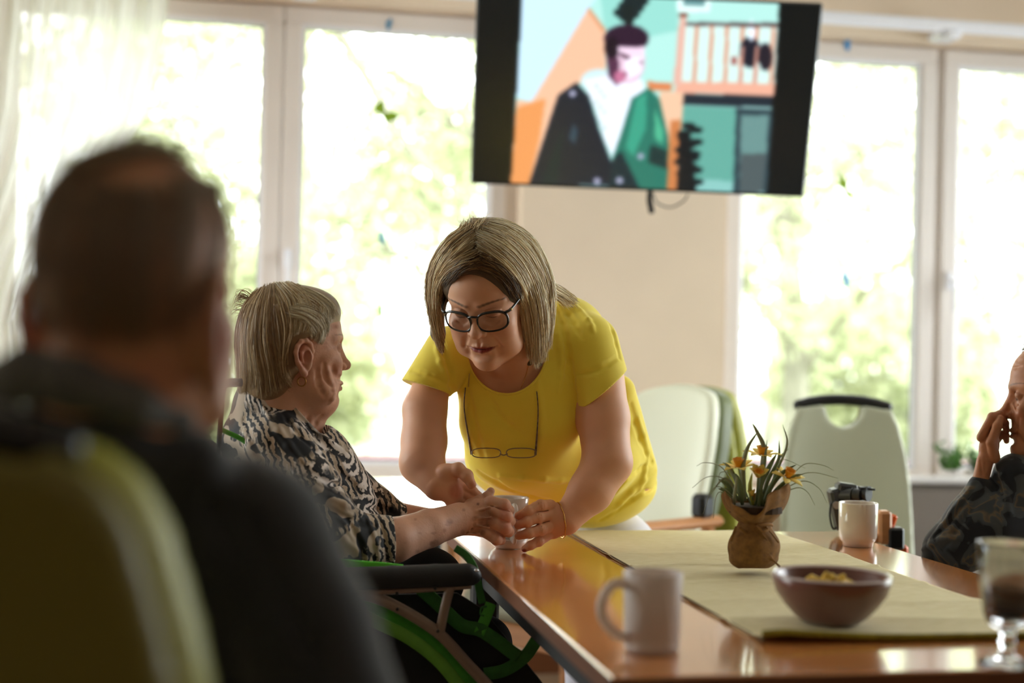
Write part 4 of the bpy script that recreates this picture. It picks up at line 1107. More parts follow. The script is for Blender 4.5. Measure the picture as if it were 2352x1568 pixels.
# ================================================================== people: shared builders
def basis(fwd, up):
    f = np.asarray(fwd, float); f /= np.linalg.norm(f); u = np.asarray(up, float); u = u-f*(u@f); u /= np.linalg.norm(u)
    return np.stack([np.cross(u, f), u, f], 1)      # columns: person's left, up, forward
class Dummy: pass
def add_head(S, o, A, sc, ear=(1, 1), jowl=0.0, mouth_in=0.0, nose=1.0, lidclose=0.6, smile=0.0, gaunt=0.0, es=1.0, eo=(0, 0, 0), hollow=0.0, chin=0.0):
    """head in centimetres: x person's left, y crown, z face; placed at o with axes A, scaled sc px per cm"""
    S.frame = (np.asarray(o, float), np.asarray(A, float), sc)
    S.ell((0, 2.6, -1.2), (7.3, 8.2, 9.2))
    S.ell((0, 4.0, 1.8), (6.6, 6.0, 6.6), k=2.0)
    S.ell((0, -2.6, 2.6), (5.7, 7.4, 6.2), k=2.5)
    S.cap((-3.7, -6.6, 1.8), (0, -9.4, 6.2-chin*.7), 1.9, 2.0, k=2.4); S.cap((3.7, -6.6, 1.8), (0, -9.4, 6.2-chin*.7), 1.9, 2.0, k=2.4)
    S.ell((0, -10.0+chin*.3, 7.0-chin), (2.1, 1.7, 1.7), k=1.8)
    for s in (-1, 1):
        S.ell((s*4.3, -2.4, 5.6), (2.2, 1.9, 2.4), k=1.8)                       # cheekbone
        S.ell((s*3.7, -5.2, 5.6), (2.6+0.2*jowl-gaunt, 2.8, 2.4), k=1.6)         # cheek
        if jowl: S.ell((s*4.2, -8.2, 4.4), (2.2, 2.0, 2.4), k=2.0)
        if gaunt: S.ell((s*5.2, -5.6, 6.0), (1.3, 2.6, 1.8), k=1.6, op='s')
        S.cap((s*1.3, 2.2, 7.8), (s*4.6, 2.3, 5.9), 0.95, 0.8, k=1.2)            # brow
    if jowl: S.ell((0, -9.8, 3.4), (3.8, 2.2, 3.4), k=2.0)
    for s in (-1, 1):
        S.ell((s*3.15, 0.35, 8.6), (2.0, 1.25, 1.45), rot=(0, s*18, 0), k=1.1, op='s')
    # nose
    S.cap((0, 1.3, 7.9), (0, -2.4, 9.7*nose), 0.78, 0.92, k=0.9)
    S.ell((0, -2.75, 9.95*nose), (1.12, 0.98, 1.15), k=0.6)
    for s in (-1, 1): S.ell((s*1.25, -3.1, 8.85*nose), (0.82, 0.75, 0.95), k=0.45)
    for s in (-1, 1): S.ell((s*0.62, -3.85, 9.35*nose), (0.36, 0.42, 0.62), rot=(25, 0, 0), k=0.2, op='s')
    # mouth mound, lips
    zi = -mouth_in
    S.ell((0, -6.2, 6.9+zi), (2.9, 2.2, 1.75), k=1.3)
    w = 2.45+0.3*smile; yc = 0.35*smile
    up = [(-w, -6.55+yc, 7.35+zi), (-1.2, -6.2+yc*.3, 8.45+zi), (-0.35, -5.95, 8.72+zi), (0.35, -5.95, 8.72+zi), (1.2, -6.2+yc*.3, 8.45+zi), (w, -6.55+yc, 7.35+zi)]
    lo = [(-w, -6.65+yc, 7.3+zi), (-1.2, -7.1, 8.25+zi), (0, -7.25, 8.55+zi), (1.2, -7.1, 8.25+zi), (w, -6.65+yc, 7.3+zi)]
    sl = [(-w-0.1, -6.55+yc, 7.75+zi), (-1.2, -6.68+yc*.3, 8.85+zi), (0, -6.66, 9.2+zi), (1.2, -6.68+yc*.3, 8.85+zi), (w+0.1, -6.55+yc, 7.75+zi)]
    S.chain(up, [0.2, 0.46, 0.46, 0.46, 0.46, 0.2], k=0.28); S.chain(lo, [0.2, 0.5, 0.58, 0.5, 0.2], k=0.28)
    S.chain(sl, 0.13, k=0.22, op='s')
    S.cap((0, -4.6, 9.1+zi), (0, -5.5, 9.0+zi), 0.28, 0.3, k=0.5, op='s')
    S.cap((-1.5, -8.3, 8.75+zi), (1.5, -8.3, 8.75+zi), 0.32, k=0.9, op='s')
    for s in (-1, 1):
        S.chain([(s*2.0, -3.3, 8.95), (s*2.95, -4.9, 8.5), (s*3.6, -6.6, 7.6)], [0.10, 0.13, 0.08], k=0.9, op='s')
        S.chain([(s*2.8, -7.0, 8.0), (s*3.1, -8.2, 7.6)], 0.08, k=0.9, op='s')
    # eyes: ball, lids, crease
    for s in (-1, 1):
        S.ell((s*3.1, 0.25, 6.75), (1.38, 1.3, 1.25), k=0.25)
        S.ell((s*3.1, 0.55+0.25*(1-lidclose), 6.85), (1.55, 1.12, 1.3), k=0.3)
        S.ell((s*3.1, -0.85, 6.9), (1.5, 0.55, 1.0), k=0.35)
        S.chain([(s*1.75, 0.0, 7.75), (s*3.1, -0.28, 8.22), (s*4.5, 0.1, 7.35)], 0.07, k=0.16, op='s')
        S.chain([(s*1.8, 1.15, 7.75), (s*3.1, 1.45, 8.15), (s*4.6, 1.1, 7.1)], 0.09, k=0.35, op='s')
        S.chain([(s*1.9, -1.0, 8.35), (s*3.0, -1.7, 8.25), (s*4.2, -1.4, 7.5)], 0.05, k=0.6, op='s')
    # ears (s=-1: the person's right)
    for s, on in ((-1, ear[0]), (1, ear[1])):
        if not on: continue
        E = lambda p: (s*(p[0]*1.0+(p[0]-7.0)*(es-1)*0.4+eo[0]), p[1]*es+eo[1], -0.9+(p[2]+0.9)*es+eo[2])
        S.ell(E((7.2, -0.6, -0.9)), (0.75*(1.6 if es > 1.3 else 1), 2.7*es, 1.65*es), rot=(-12, s*22, s*-6), k=0.5)
        hel = [E(p) for p in ((7.0, -0.9, 0.55), (7.4, 0.6, 0.75), (7.75, 1.9, 0.2), (7.95, 2.5, -0.7), (8.1, 2.3, -1.7), (8.2, 1.4, -2.4), (8.15, 0.3, -2.6), (7.95, -1.2, -2.2), (7.6, -2.6, -1.3), (7.35, -3.4, -0.6))]
        S.chain(hel, [v*es for v in (0.28, 0.32, 0.38, 0.42, 0.42, 0.42, 0.42, 0.40, 0.5, 0.62)], k=0.3)
        S.chain([E((7.75, 1.2, -0.9)), E((7.85, 0.2, -1.5)), E((7.75, -1.2, -1.2))], [0.26, 0.34, 0.34], k=0.3)
        S.ell(E((7.95, -0.45, -0.35)), (0.75, 1.15*es, 0.75*es), k=0.3, op='s')
        S.chain([E((8.15, 1.5, -1.45)), E((8.2, 0.2, -2.05)), E((8.05, -1.0, -1.75))], 0.16*es, k=0.25, op='s')
        S.ell(E((7.35, -0.5, 0.55)), (0.4, 0.62, 0.42), k=0.25)
    if hollow:
        for s in (-1, 1): S.ell((s*6.3, -4.3, 6.6), (1.0*hollow, 2.0, 1.6), k=2.2, op='s')
    S.frame = None
def colour_field(base, blobs, mottling=0.06, seed=1, s=0.05):
    """base skin colour plus soft coloured regions: (centre, radii or (A, radii), sRGB hex, strength)"""
    def f(V):
        V = V.astype(np.float64); c = np.tile(np.array(rgb(base)), (len(V), 1))
        n = fbm(V, s, seed, 3)[:, None]; c = c*(1+mottling*n)
        for b in blobs:
            ce, r, h, st = b[:4]; A = b[4] if len(b) > 4 else np.eye(3)
            w = ((V-np.asarray(ce, float)) @ A)/np.asarray(r, float); d = np.sqrt((w*w).sum(1))
            soft = b[5] if len(b) > 5 else 0.5
            t = np.clip((1-d)/soft, 0, 1)[:, None]*st; c = c*(1-t)+np.array(rgb(h))*t
        return c
    return f
def head_blobs(o, A, sc, lip='8e3a36', brow='5a3c28', blush='b0583e', lipst=0.9, browst=0.8, browsc=1.0, mouth_in=0.0):
    o = np.asarray(o, float); B = []
    def P(p): return o+(A@np.asarray(p, float))*sc
    for s in (-1, 1):
        B.append((P((s*4.3, -3.4, 7.0)), np.array((2.6, 2.4, 3))*sc, blush, 0.35, A, 0.9))
        B.append((P((s*3.1, 0.3, 8.0)), np.array((2.2, 1.7, 2.5))*sc, '6e3c2a', 0.30, A, 0.9))
        B.append((P((s*7.8, -0.5, -1)), np.array((1.6, 3.6, 2.6))*sc, 'a8492f', 0.45, A, 0.7))
        for k in range(6):
            u = k/5; B.append((P((s*(1.3+3.9*u), 2.55+0.42*math.sin(u*2.2), 8.3-2.2*u*u)), np.array((0.75, 0.30*browsc*(1-.5*u), 1.4))*sc, brow, browst, A, 0.6))
        B.append((P((s*3.1, -0.25, 8.1)), np.array((1.5, 0.17, 1.0))*sc, '24140e', 0.8, A, 0.5))
    B.append((P((0, -3.0, 10)), np.array((1.9, 1.5, 2))*sc, blush, 0.45, A, 0.9))
    for x in np.linspace(-2.1, 2.1, 9):
        q = 1-(x/2.5)**2
        B.append((P((x, -6.65, 8.95-0.2*x*x-mouth_in)), np.array((0.6, 0.32+0.66*q, 1.3))*sc, lip, lipst*(0.5 if abs(x) > 1.8 else 0.7), A, 0.45))
    B.append((P((0, -6.64, 8.9-mouth_in)), np.array((2.3, 0.14, 1.6))*sc, '2a0c0a', 0.8, A, 0.5))
    return B
def eyeballs(o, A, sc, D, parent, iris='5c7a84', look=(0, 0)):
    pass
def strands(name, guides, n, D, m, parent, r=0.9, jit=2.0, seed=0, cols=('b59a70', '8a6a44', 'd8c49c'), rootdark=0.0, tip=0.35, K=10, zj=None, wave=0.0, cw=None, lenvar=0.15, sides=3):
    """individual hair strands between consecutive guide curves given in pixel space"""
    rg = np.random.default_rng(seed); G = []
    for g in guides:
        c = catmull(np.array(g, float), 8); L = np.concatenate([[0], np.cumsum(np.linalg.norm(np.diff(c, axis=0), axis=1))]); u = np.linspace(0, L[-1], K)
        G.append(np.stack([np.interp(u, L, c[:, i]) for i in range(3)], 1))
    G = np.array(G); ng = len(G)
    u = rg.random(n)*(ng-1); i0 = np.minimum(u.astype(int), ng-2); f = (u-i0)[:, None, None]
    c = G[i0]*(1-f)+G[i0+1]*f
    ln = 1-lenvar*rg.random(n); s0 = rg.random(n)*0.06
    t = s0[:, None]+(ln-s0)[:, None]*np.linspace(0, 1, K)[None, :]; ti = t*(K-1); a = np.minimum(ti.astype(int), K-2); fr = (ti-a)[..., None]
    idx = np.arange(n)[:, None]; c = c[idx, a]*(1-fr)+c[idx, a+1]*fr
    off = rg.normal(size=(n, 1, 3))*jit; off2 = rg.normal(size=(n, 1, 3))*jit*0.9; w = np.linspace(0, 1, K)[None, :, None]
    c = c+off*(1-w*0.3)+off2*w**1.5
    if wave: c = c+wave*np.sin(w*6.28*(0.8+0.6*rg.random((n, 1, 1)))+rg.random((n, 1, 3))*6.28)*rg.normal(size=(n, 1, 3))*w
    T = np.gradient(c, axis=1); T /= np.linalg.norm(T, axis=2)[..., None]+1e-9
    N = np.cross(T, rg.normal(size=(n, 1, 3))); N /= np.linalg.norm(N, axis=2)[..., None]+1e-9; Bn = np.cross(T, N)
    rad = r*(0.7+0.6*rg.random((n, 1)))*np.interp(np.linspace(0, 1, K), [0, .15, .6, 1], [.7, 1, .9, tip])[None, :]
    an = np.arange(sides)*2*math.pi/sides
    V = c[:, :, None, :]+rad[..., None, None]*(np.cos(an)[None, None, :, None]*N[:, :, None, :]+np.sin(an)[None, None, :, None]*Bn[:, :, None, :])
    base = (np.arange(n)[:, None, None]*K*sides+np.arange(K-1)[None, :, None]*sides); k = np.arange(sides)[None, None, :]; k2 = (k+1) % sides
    F = np.stack([base+k, base+k2, base+sides+k2, base+sides+k], -1).reshape(-1, 4)
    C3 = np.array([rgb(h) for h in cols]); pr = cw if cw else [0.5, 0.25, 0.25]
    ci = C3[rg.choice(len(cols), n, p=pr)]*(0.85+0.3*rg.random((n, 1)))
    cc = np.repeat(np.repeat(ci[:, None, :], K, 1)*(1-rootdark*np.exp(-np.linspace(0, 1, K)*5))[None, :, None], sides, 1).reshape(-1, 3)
    Wd = W(V.reshape(-1, 3), D) if D else V.reshape(-1, 3)
    return mesh_obj(name, Wd, F, m, parent, True, cc)
def child_empty(name, parent, loc):
    e = bpy.data.objects.new(name, None); C.objects.link(e); e.empty_display_size = 0.02; e.parent = parent
    e.matrix_parent_inverse = world_of(parent).inverted(); e.location = tuple(map(float, loc)); return e
def px_tube(name, pts, r, D, m, parent, k=6, n=8, closed=False, flat=None):
    """tube through pixel-space points, r in pixels"""
    c = catmull(np.array(pts, float), k, closed) if k > 1 else np.array(pts, float)
    rr = r if np.isscalar(r) else np.interp(np.linspace(0, 1, len(c)), np.linspace(0, 1, len(r)), r)
    V, F = tube_mesh(W(c, D), np.asarray(rr)*D/FPX, n, not closed, flat, closed)
    return mesh_obj(name, V, F, m, parent, True)
M_skin = mat('skin', 'c08a6a', 0.48, attr=True, sss=0.12, bump=0.12, bscale=450, spec=0.4, bdist=0.001)
M_skin_old = mat('aged_skin', 'c08a6a', 0.5, attr=True, sss=0.12, bump=0.3, bscale=260, spec=0.4, bdist=0.0015)
M_hair = mat('hair', '9a7a50', 0.42, attr=True, spec=0.6)
def finger(S, pts, r, k=4.0, nail=None, knuckle=True):
    """chain of bones from the knuckle to the tip, swelling slightly at the joints"""
    rs = r if np.ndim(r) else [r*1.08, r*1.02, r*0.93, r*0.82][:len(pts)]
    S.chain(pts, rs, k=k)
    if knuckle:
        for p, q in list(zip(pts, rs))[1:-1]: S.ell(p, (q*1.1, q*1.1, q*1.1), k=k*0.8)

def front_z(S, P2, z0=-500, z1=900, n=240, back=False):
    """depth at which a line of sight through each pixel-space point first meets the field"""
    P2 = np.atleast_2d(np.asarray(P2, float)); zs = np.linspace(z0, z1, n, dtype=np.float32)
    Q = np.zeros((len(P2), n, 3), np.float32); Q[:, :, 0] = P2[:, :1]; Q[:, :, 1] = P2[:, 1:2]; Q[:, :, 2] = zs[None]
    Q = Q.reshape(-1, 3); d = S.ev(Q, Q.min(0), Q.max(0), 40.0).reshape(len(P2), n)
    neg = d < 0; i = np.argmax(neg, 1); hit = neg.any(1); j = np.argmin(d, 1)
    i = np.where(hit, i, j); i0 = np.maximum(i-1, 0); a = d[np.arange(len(P2)), i0]; b = d[np.arange(len(P2)), i]
    t = np.where(hit & (a > 0), a/(a-b+1e-9), 1.0); return zs[i0]+(zs[i]-zs[i0])*t
def on(S, pts, dz=-1.0, k=5, **kw):
    """drape 2-D pixel polylines over a field"""
    c = catmull(np.array([(p[0], p[1]) for p in pts], float), k) if k else np.array(pts, float)
    return np.concatenate([c, (front_z(S, c, **kw)+dz)[:, None]], 1)
def fold(S, pts, r=4, depth=3.0, op='s', k=10, **kw):
    """press (op 's') or raise ('u') a soft fold along a 2-D polyline on the visible side"""
    c = on(S, pts, 0, 2, **kw); n = len(c); rr = r*np.sin(np.linspace(0.15, 0.85, n)*math.pi)
    c[:, 2] += (-(r-depth) if op == 's' else (r-depth))
    S.chain([tuple(p) for p in c], rr, k=k, op=op)
def cone_cut(p, q, r0, r1, cp, cn, k=2.0):
    """capsule cut off by a plane: a sleeve"""
    p, q, cp, cn = [np.asarray(t, np.float32) for t in (p, q, cp, cn)]; cn = cn/np.linalg.norm(cn)
    def f(Q):
        d = (q-p); L = float(d@d); w = Q-p; h = np.clip((w@d)/L, 0, 1.3); w = w-h[:, None]*d
        a = np.sqrt((w*w).sum(1))-(r0+(r1-r0)*h); b = (Q-cp)@cn
        return np.maximum(a, b).astype(np.float32)
    m = max(r0, r1)+abs(r1-r0)*.3; e = q+(q-p)*0.3
    return f, np.minimum(np.minimum(p, q), e)-m, np.maximum(np.maximum(p, q), e)+m

# ================================================================== the woman in yellow
def woman():
    D = 2.72; hip = W([[1395, 1200, 600]], D)[0]
    t = thing('person', (float(hip[0]), float(hip[1]), 0), 'woman in yellow t-shirt and dark-rimmed glasses bending over the table, holding a mug', 'person')
    th, ps = math.radians(30), math.radians(20)
    fwd = (-math.sin(ps)*math.cos(th), math.sin(th), -math.cos(ps)*math.cos(th)); up = (-math.sin(th)*math.sin(ps), -math.cos(th), -math.cos(ps)*math.sin(th))
    A = basis(fwd, up); o = np.array((1123., 677., 0.)); sc = 12.3
    hp = lambda x, y, z: o+(A@np.array((x, y, z), float))*sc
    def torso(S, g, k=26):
        S.ell((1190, 880, 160), (142+g, 118+g, 92+g), k=k)
        S.cap((1035, 812, 130), (1345, 790, 165), 52+g, 66+g, k=k)
        S.ell((1285, 768, 230), (108+g, 92+g, 100+g), k=k)
        S.ell((1125, 965, 150), (72+g, 78+g, 62+g), k=k); S.ell((1255, 965, 155), (82+g, 80+g, 66+g), k=k)
        S.ell((1195, 1030, 205), (128+g, 100+g, 86+g), k=k+8)
        S.ell((1272, 1045, 330), (205+g, 128+g, 150+g), k=k+10)
        S.ell((1350, 1110, 500), (160+g, 102+g, 160+g), k=k+10)
        S.cap((1420, 900, 250), (1440, 1080, 420), 40+g, 70+g, k=k)
    B = SDF()
    torso(B, -9)
    B.chain([hp(0, -5.0, -2.5), (1168, 790, 80), (1180, 850, 150)], [62, 62, 64], k=22)
    # arms
    B.chain([(1002, 848, 118), (976, 940, 95), (974, 1015, 70)], [38, 51, 51], k=8)
    B.chain([(974, 1012, 70), (969, 1062, 50), (1006, 1114, 10)], [51, 50, 36], k=14)
    B.chain([(1372, 850, 150), (1385, 960, 125), (1395, 1060, 95)], [60, 60, 55], k=14)
    B.chain([(1395, 1062, 95), (1356, 1128, 70), (1300, 1194, 42)], [57, 50, 33], k=14)
    # right hand, palm open
    B.ell((1032, 1118, -2), (30, 46, 20), rot=(0, 0, -20), k=10)
    B.ell((1028, 1086, -8), (26, 22, 20), k=8)
    finger(B, [(1020, 1082, -8), (1052, 1078, -20), (1072, 1092, -26), (1083, 1112, -26)], [17, 15.5, 14, 11], k=4)
    for i, (a, b, c) in enumerate((((1052, 1112, 2), (1085, 1128, 12), (1108, 1145, 16)), ((1052, 1128, 4), (1088, 1148, 14), (1112, 1166, 18)), ((1046, 1142, 4), (1080, 1166, 14), (1102, 1184, 18)), ((1036, 1152, 4), (1062, 1178, 12), (1080, 1194, 16)))):
        finger(B, [(1035, 1125, 2), a, b, c], [13, 12.5, 11.5, 9.5], k=3)
    B.chain([(1040, 1106, -24), (1050, 1122, -22), (1046, 1140, -20)], 1.2, k=4, op='s'); B.chain([(1034, 1128, -24), (1052, 1128, -22)], 1.0, k=3, op='s')
    # left hand round the mug
    z = 48
    B.ell((1272, 1196, z-8), (30, 42, 20), rot=(0, 15, 6), k=14)
    B.cap((1300, 1194, 42), (1278, 1197, z-6), 31, 26, k=12)
    F4 = [[(1264, 1161, z-12), (1242, 1161, z-40), (1214, 1173, z-52), (1191, 1184, z-50)], [(1268, 1182, z-15), (1236, 1188, z-46), (1211, 1198, z-56), (1190, 1206, z-53)],
          [(1268, 1205, z-15), (1243, 1216, z-44), (1216, 1224, z-54), (1191, 1230, z-50)], [(1262, 1226, z-12), (1237, 1243, z-34), (1219, 1252, z-42), (1205, 1260, z-40)]]
    for i, f in enumerate(F4):
        finger(B, f, [14.5, 13.6, 12.0, 9.5] if i < 3 else [12.5, 11.6, 10.2, 8.2], k=2.6)
        p = f[1]; B.ell((p[0]+1, p[1]-1, p[2]-4), (9.5, 9.5, 8.5), k=4)
        for dx in (-6, 0, 6): B.cap((p[0]+dx, p[1]-9, p[2]-12), (p[0]+dx+1, p[1]+8, p[2]-13), 0.7, k=1.6, op='s')
    for (a, b) in (((1258, 1172), (1232, 1176)), ((1260, 1196), (1225, 1206)), ((1256, 1220), (1230, 1232))):
        B.cap((a[0], a[1], z-30), (b[0], b[1], z-56), 1.6, k=4, op='s')
    finger(B, [(1282, 1180, z+14), (1262, 1166, z+34), (1232, 1166, z+50), (1210, 1172, z+52)], [16, 14, 13, 10], k=4)
    add_head(B, o, A, sc, jowl=0.55, smile=0.4, lidclose=0.9, nose=1.0)
    # elbow dimples and crease lines
    mb = head_blobs(o, A, sc, lip='8a2026', brow='3a2216', lipst=1.25, browst=0.85, browsc=1.5)
    blobs = mb+[((1048, 1128, -20), (22, 24, 30), 'c87862', 0.7), ((1204, 1264, z-44), (7, 6, 14), '8c2420', 0.9), ((1196, 1186, z-50), (20, 14, 30), 'b4583c', 0.5), ((1196, 1208, z-50), (20, 12, 30), 'b4583c', 0.5), ((1197, 1230, z-50), (20, 12, 30), 'b4583c', 0.5),
                ((1085, 1112, -26), (12, 12, 20), 'b4583c', 0.5), ((970, 1060, 0), (50, 50, 80), 'cc9478', 0.4), ((1180, 860, 60), (90, 80, 120), 'a05c3c', 0.35)]
    body = sdf_obj('body', B, 1.75, D, M_skin, t, colour_field('dca685', blobs, 0.05, 3))
    # t-shirt
    S = SDF(); torso(S, 0)
    f, lo, hi = cone_cut((1035, 812, 130), (976, 898, 105), 64, 60, (976, 890, 105), (-0.30, 0.95, -0.1)); S.fn(f, lo, hi, k=16)
    f, lo, hi = cone_cut((1350, 795, 160), (1384, 905, 135), 72, 70, (1380, 900, 135), (0.64, 0.77, 0.1)); S.fn(f, lo, hi, k=18)
    for pts, r, dp, op in (([(1270, 690), (1292, 740), (1300, 800), (1312, 870), (1322, 940)], 6, 4, 's'), ([(1292, 700), (1318, 740), (1338, 775)], 5, 3, 's'), ([(1310, 690), (1350, 735), (1362, 760)], 5, 3, 'u'),
                           ([(1283, 770), (1290, 830), (1282, 900)], 6, 3, 'u'), ([(1235, 880), (1245, 960), (1240, 1030)], 6, 3, 'u'), ([(1010, 780), (1030, 850), (1045, 920), (1052, 990)], 6, 4, 's'), ([(1000, 770), (1012, 830), (1028, 870)], 5, 3, 'u'),
                           ([(1120, 905), (1150, 960), (1200, 1000)], 5, 2, 's'), ([(1075, 900), (1090, 980), (1110, 1050)], 5, 2, 's'), ([(1340, 980), (1360, 1080), (1400, 1150)], 7, 3, 's'),
                           ([(1320, 1105), (1250, 1100), (1150, 1092)], 5, 3, 'u'), ([(1450, 930), (1475, 1010), (1500, 1060)], 7, 4, 's'), ([(1500, 1060), (1440, 1100), (1390, 1160)], 6, 4, 's'), ([(1510, 1110), (1450, 1150), (1380, 1195)], 6, 4, 's'),
                           ([(1505, 1080), (1450, 1125), (1400, 1180)], 6, 3, 'u'), ([(1100, 1085), (1180, 1130), (1260, 1150)], 6, 3, 's'), ([(1330, 860), (1370, 850), (1420, 820)], 4, 2, 's'), ([(1390, 700), (1410, 760), (1425, 820)], 5, 3, 's'),
                           ([(1465, 960), (1485, 1040), (1470, 1120)], 6, 3, 'u'), ([(945, 850), (990, 862), (1024, 880)], 3, 1.5, 's')):
        fold(S, pts, r, dp, op)
    S.warp = lambda Q: 1.2*fbm(Q, 0.022, 9)
    # scooped neckline, hem, hollow front
    def neck(Q):
        e = np.sqrt(((Q[:, 0]-1164)/92)**2+((Q[:, 1]-800)/105)**2); d = (e-1)*85
        return np.maximum(d, Q[:, 2]-175).astype(np.float32)
    S.fn(neck, (1060, 600, -100), (1270, 915, 180), k=1.0, op='s')
    ms = mat('yellow_jersey', 'f0da48', 0.8, var=0.05, vscale=9, bump=0.12, bscale=900, sheen=0.2)
    sdf_obj('t_shirt', S, 2.6, D, ms, t)
    a = np.linspace(math.radians(-5), math.radians(185), 60); nl = np.array([(1164+92*math.cos(u), 800+105*math.sin(u)) for u in a])
    S2 = SDF(); torso(S2, 0)
    px_tube('neck_trim', np.concatenate([nl, (front_z(S2, nl)-0.5)[:, None]], 1), 2.6, D, ms, t, k=1)
    # trousers, shoes
    P = SDF(); P.ell((1395, 1235, 600), (100, 70, 100), k=20)
    P.chain([(1350, 1260, 600), (1345, 1600, 600), (1345, 1905, 620)], [62, 46, 34], k=12); P.chain([(1450, 1260, 600), (1470, 1600, 600), (1475, 1905, 620)], [62, 46, 34], k=12)
    P.half((1400, 1918, 600), (0, 1, 0))
    sdf_obj('trousers', P, 6, D, mat('white_trousers', 'd8d6e0', 0.85), t)
    for x in (1345, 1475):
        q = W([[x, 1935, 610]], D)[0]; MB().box((q[0], q[1]-0.05, 0.04), (0.09, 0.25, 0.08), bev=0.03).build('shoe', M_white, t)
    # hair
    H = SDF((o, A, sc)); H.ell((0, 4.6, -1.6), (9.2, 9.3, 9.6)); H.ell((0, 10.5, 1.5), (6.5, 3.2, 5.5), k=2.5); H.frame = None
    H.chain([(1012, 625, 10), (1003, 700, 8), (1006, 765, 20), (1014, 805, 30)], [30, 19, 15, 6], k=14)
    H.chain([(1210, 615, 10), (1228, 700, 6), (1230, 770, 14), (1238, 835, 30)], [44, 36, 28, 8], k=14)
    H.cap((1190, 760, 60), (1215, 830, 60), 26, 10, k=10)
    # keep the face clear
    H.frame = (o, A, sc); H.ell((0, -0.3, 10.0), (6.2, 9.1, 9.5), k=0.8, op='s'); H.frame = None
    sdf_obj('hair_volume', H, 2.4, D, M_hair, t, colour_field('4c3a26', [], 0.15, 4, 0.2))  # dark base colour stands in for shadow at the hair roots
    def sheet(name, gs, n, seed, cols, dz=-2.5, jit=2.6, r=0.85, **kw):
        return strands(name, [on(H, g, dz, 6) for g in gs], int(n*1.15), D, M_hair, t, r=r, jit=jit, seed=seed, cols=cols, K=12, wave=2.0, lenvar=0.25, **kw)
    c1 = ('ceae7c', '8a6840', 'f4e4bc'); c2 = ('e6d0a0', 'a8885a', 'fff6da')
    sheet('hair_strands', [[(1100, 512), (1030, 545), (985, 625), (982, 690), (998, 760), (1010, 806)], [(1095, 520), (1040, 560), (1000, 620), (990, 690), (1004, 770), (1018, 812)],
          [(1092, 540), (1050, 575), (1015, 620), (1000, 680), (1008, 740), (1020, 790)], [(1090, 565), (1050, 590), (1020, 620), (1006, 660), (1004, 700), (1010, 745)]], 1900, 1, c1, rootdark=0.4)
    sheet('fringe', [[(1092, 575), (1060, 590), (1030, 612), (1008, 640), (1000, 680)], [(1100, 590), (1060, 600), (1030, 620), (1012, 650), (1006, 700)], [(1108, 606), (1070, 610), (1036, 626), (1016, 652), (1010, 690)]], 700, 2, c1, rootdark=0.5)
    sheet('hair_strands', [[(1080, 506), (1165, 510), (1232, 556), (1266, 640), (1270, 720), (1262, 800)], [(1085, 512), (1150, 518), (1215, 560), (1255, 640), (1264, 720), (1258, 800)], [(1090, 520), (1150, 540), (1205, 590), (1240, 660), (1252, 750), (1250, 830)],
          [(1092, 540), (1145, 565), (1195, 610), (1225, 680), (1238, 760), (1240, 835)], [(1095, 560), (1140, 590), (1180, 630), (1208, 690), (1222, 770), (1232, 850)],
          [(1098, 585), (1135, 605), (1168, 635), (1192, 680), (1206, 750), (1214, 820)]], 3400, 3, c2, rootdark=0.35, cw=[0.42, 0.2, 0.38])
    sheet('hair_strands', [[(1100, 590), (1140, 602), (1172, 630), (1190, 668), (1196, 700)], [(1106, 604), (1136, 612), (1162, 634), (1180, 664), (1186, 690)]], 500, 4, ('6e5434', '4e3a22', 'a88c5e'), rootdark=0.5)
    sheet('hair_roots', [[(1100, 575), (1066, 592), (1040, 614), (1024, 640), (1014, 662)], [(1104, 590), (1076, 604), (1050, 622), (1034, 640), (1026, 655)], [(1108, 600), (1090, 612), (1070, 622), (1052, 632), (1042, 640)]], 700, 11, ('5a4028', '3c2a18', '8a6c44'), jit=2.5)
    sheet('hair_roots', [[(1104, 580), (1140, 600), (1170, 625), (1190, 655), (1200, 690)], [(1106, 592), (1136, 610), (1160, 630), (1178, 652), (1188, 678)], [(1108, 602), (1126, 614), (1146, 626), (1162, 640), (1174, 655)]], 900, 12, ('5a4028', '3c2a18', '8a6c44'), jit=2.5)
    sheet('hair_roots', [[(1106, 596), (1146, 616), (1176, 648), (1192, 686)], [(1100, 608), (1138, 624), (1166, 652), (1184, 690)], [(1092, 612), (1120, 622), (1150, 640), (1172, 672)]], 700, 13, ('5a4028', '3c2a18', '8a6c44'), jit=2.5)
    sheet('hair_roots', [[(1110, 604), (1082, 608), (1054, 622), (1036, 646)], [(1112, 612), (1088, 614), (1062, 624), (1044, 640)]], 400, 14, ('5a4028', '8a6c44', '8a6c44'), jit=2.5)
    strands('crown_tuft', [on(H, g, -1, 4) for g in ([(1050, 538), (1062, 518), (1052, 512)], [(1078, 532), (1085, 512), (1086, 504)], [(1108, 530), (1120, 512), (1132, 508)])],
            300, D, M_hair, t, r=0.6, jit=6, seed=6, cols=c1, K=8)
    strands('hair_strands', [[(1255, 640, 90), (1290, 662, 150), (1320, 690, 170)], [(1258, 655, 80), (1290, 675, 130), (1330, 700, 160)], [(1262, 680, 70), (1285, 690, 100), (1300, 705, 110)]], 260, D, M_hair, t, r=0.9, jit=4, seed=8, cols=c2, K=8)
    # glasses
    mg = mat('black_acetate', '14181a', 0.25, coat=0.4); g = thing('glasses', tuple(W([hp(0, 0.5, 9.8)], D)[0])); g.parent = t; g.matrix_parent_inverse = world_of(t).inverted()
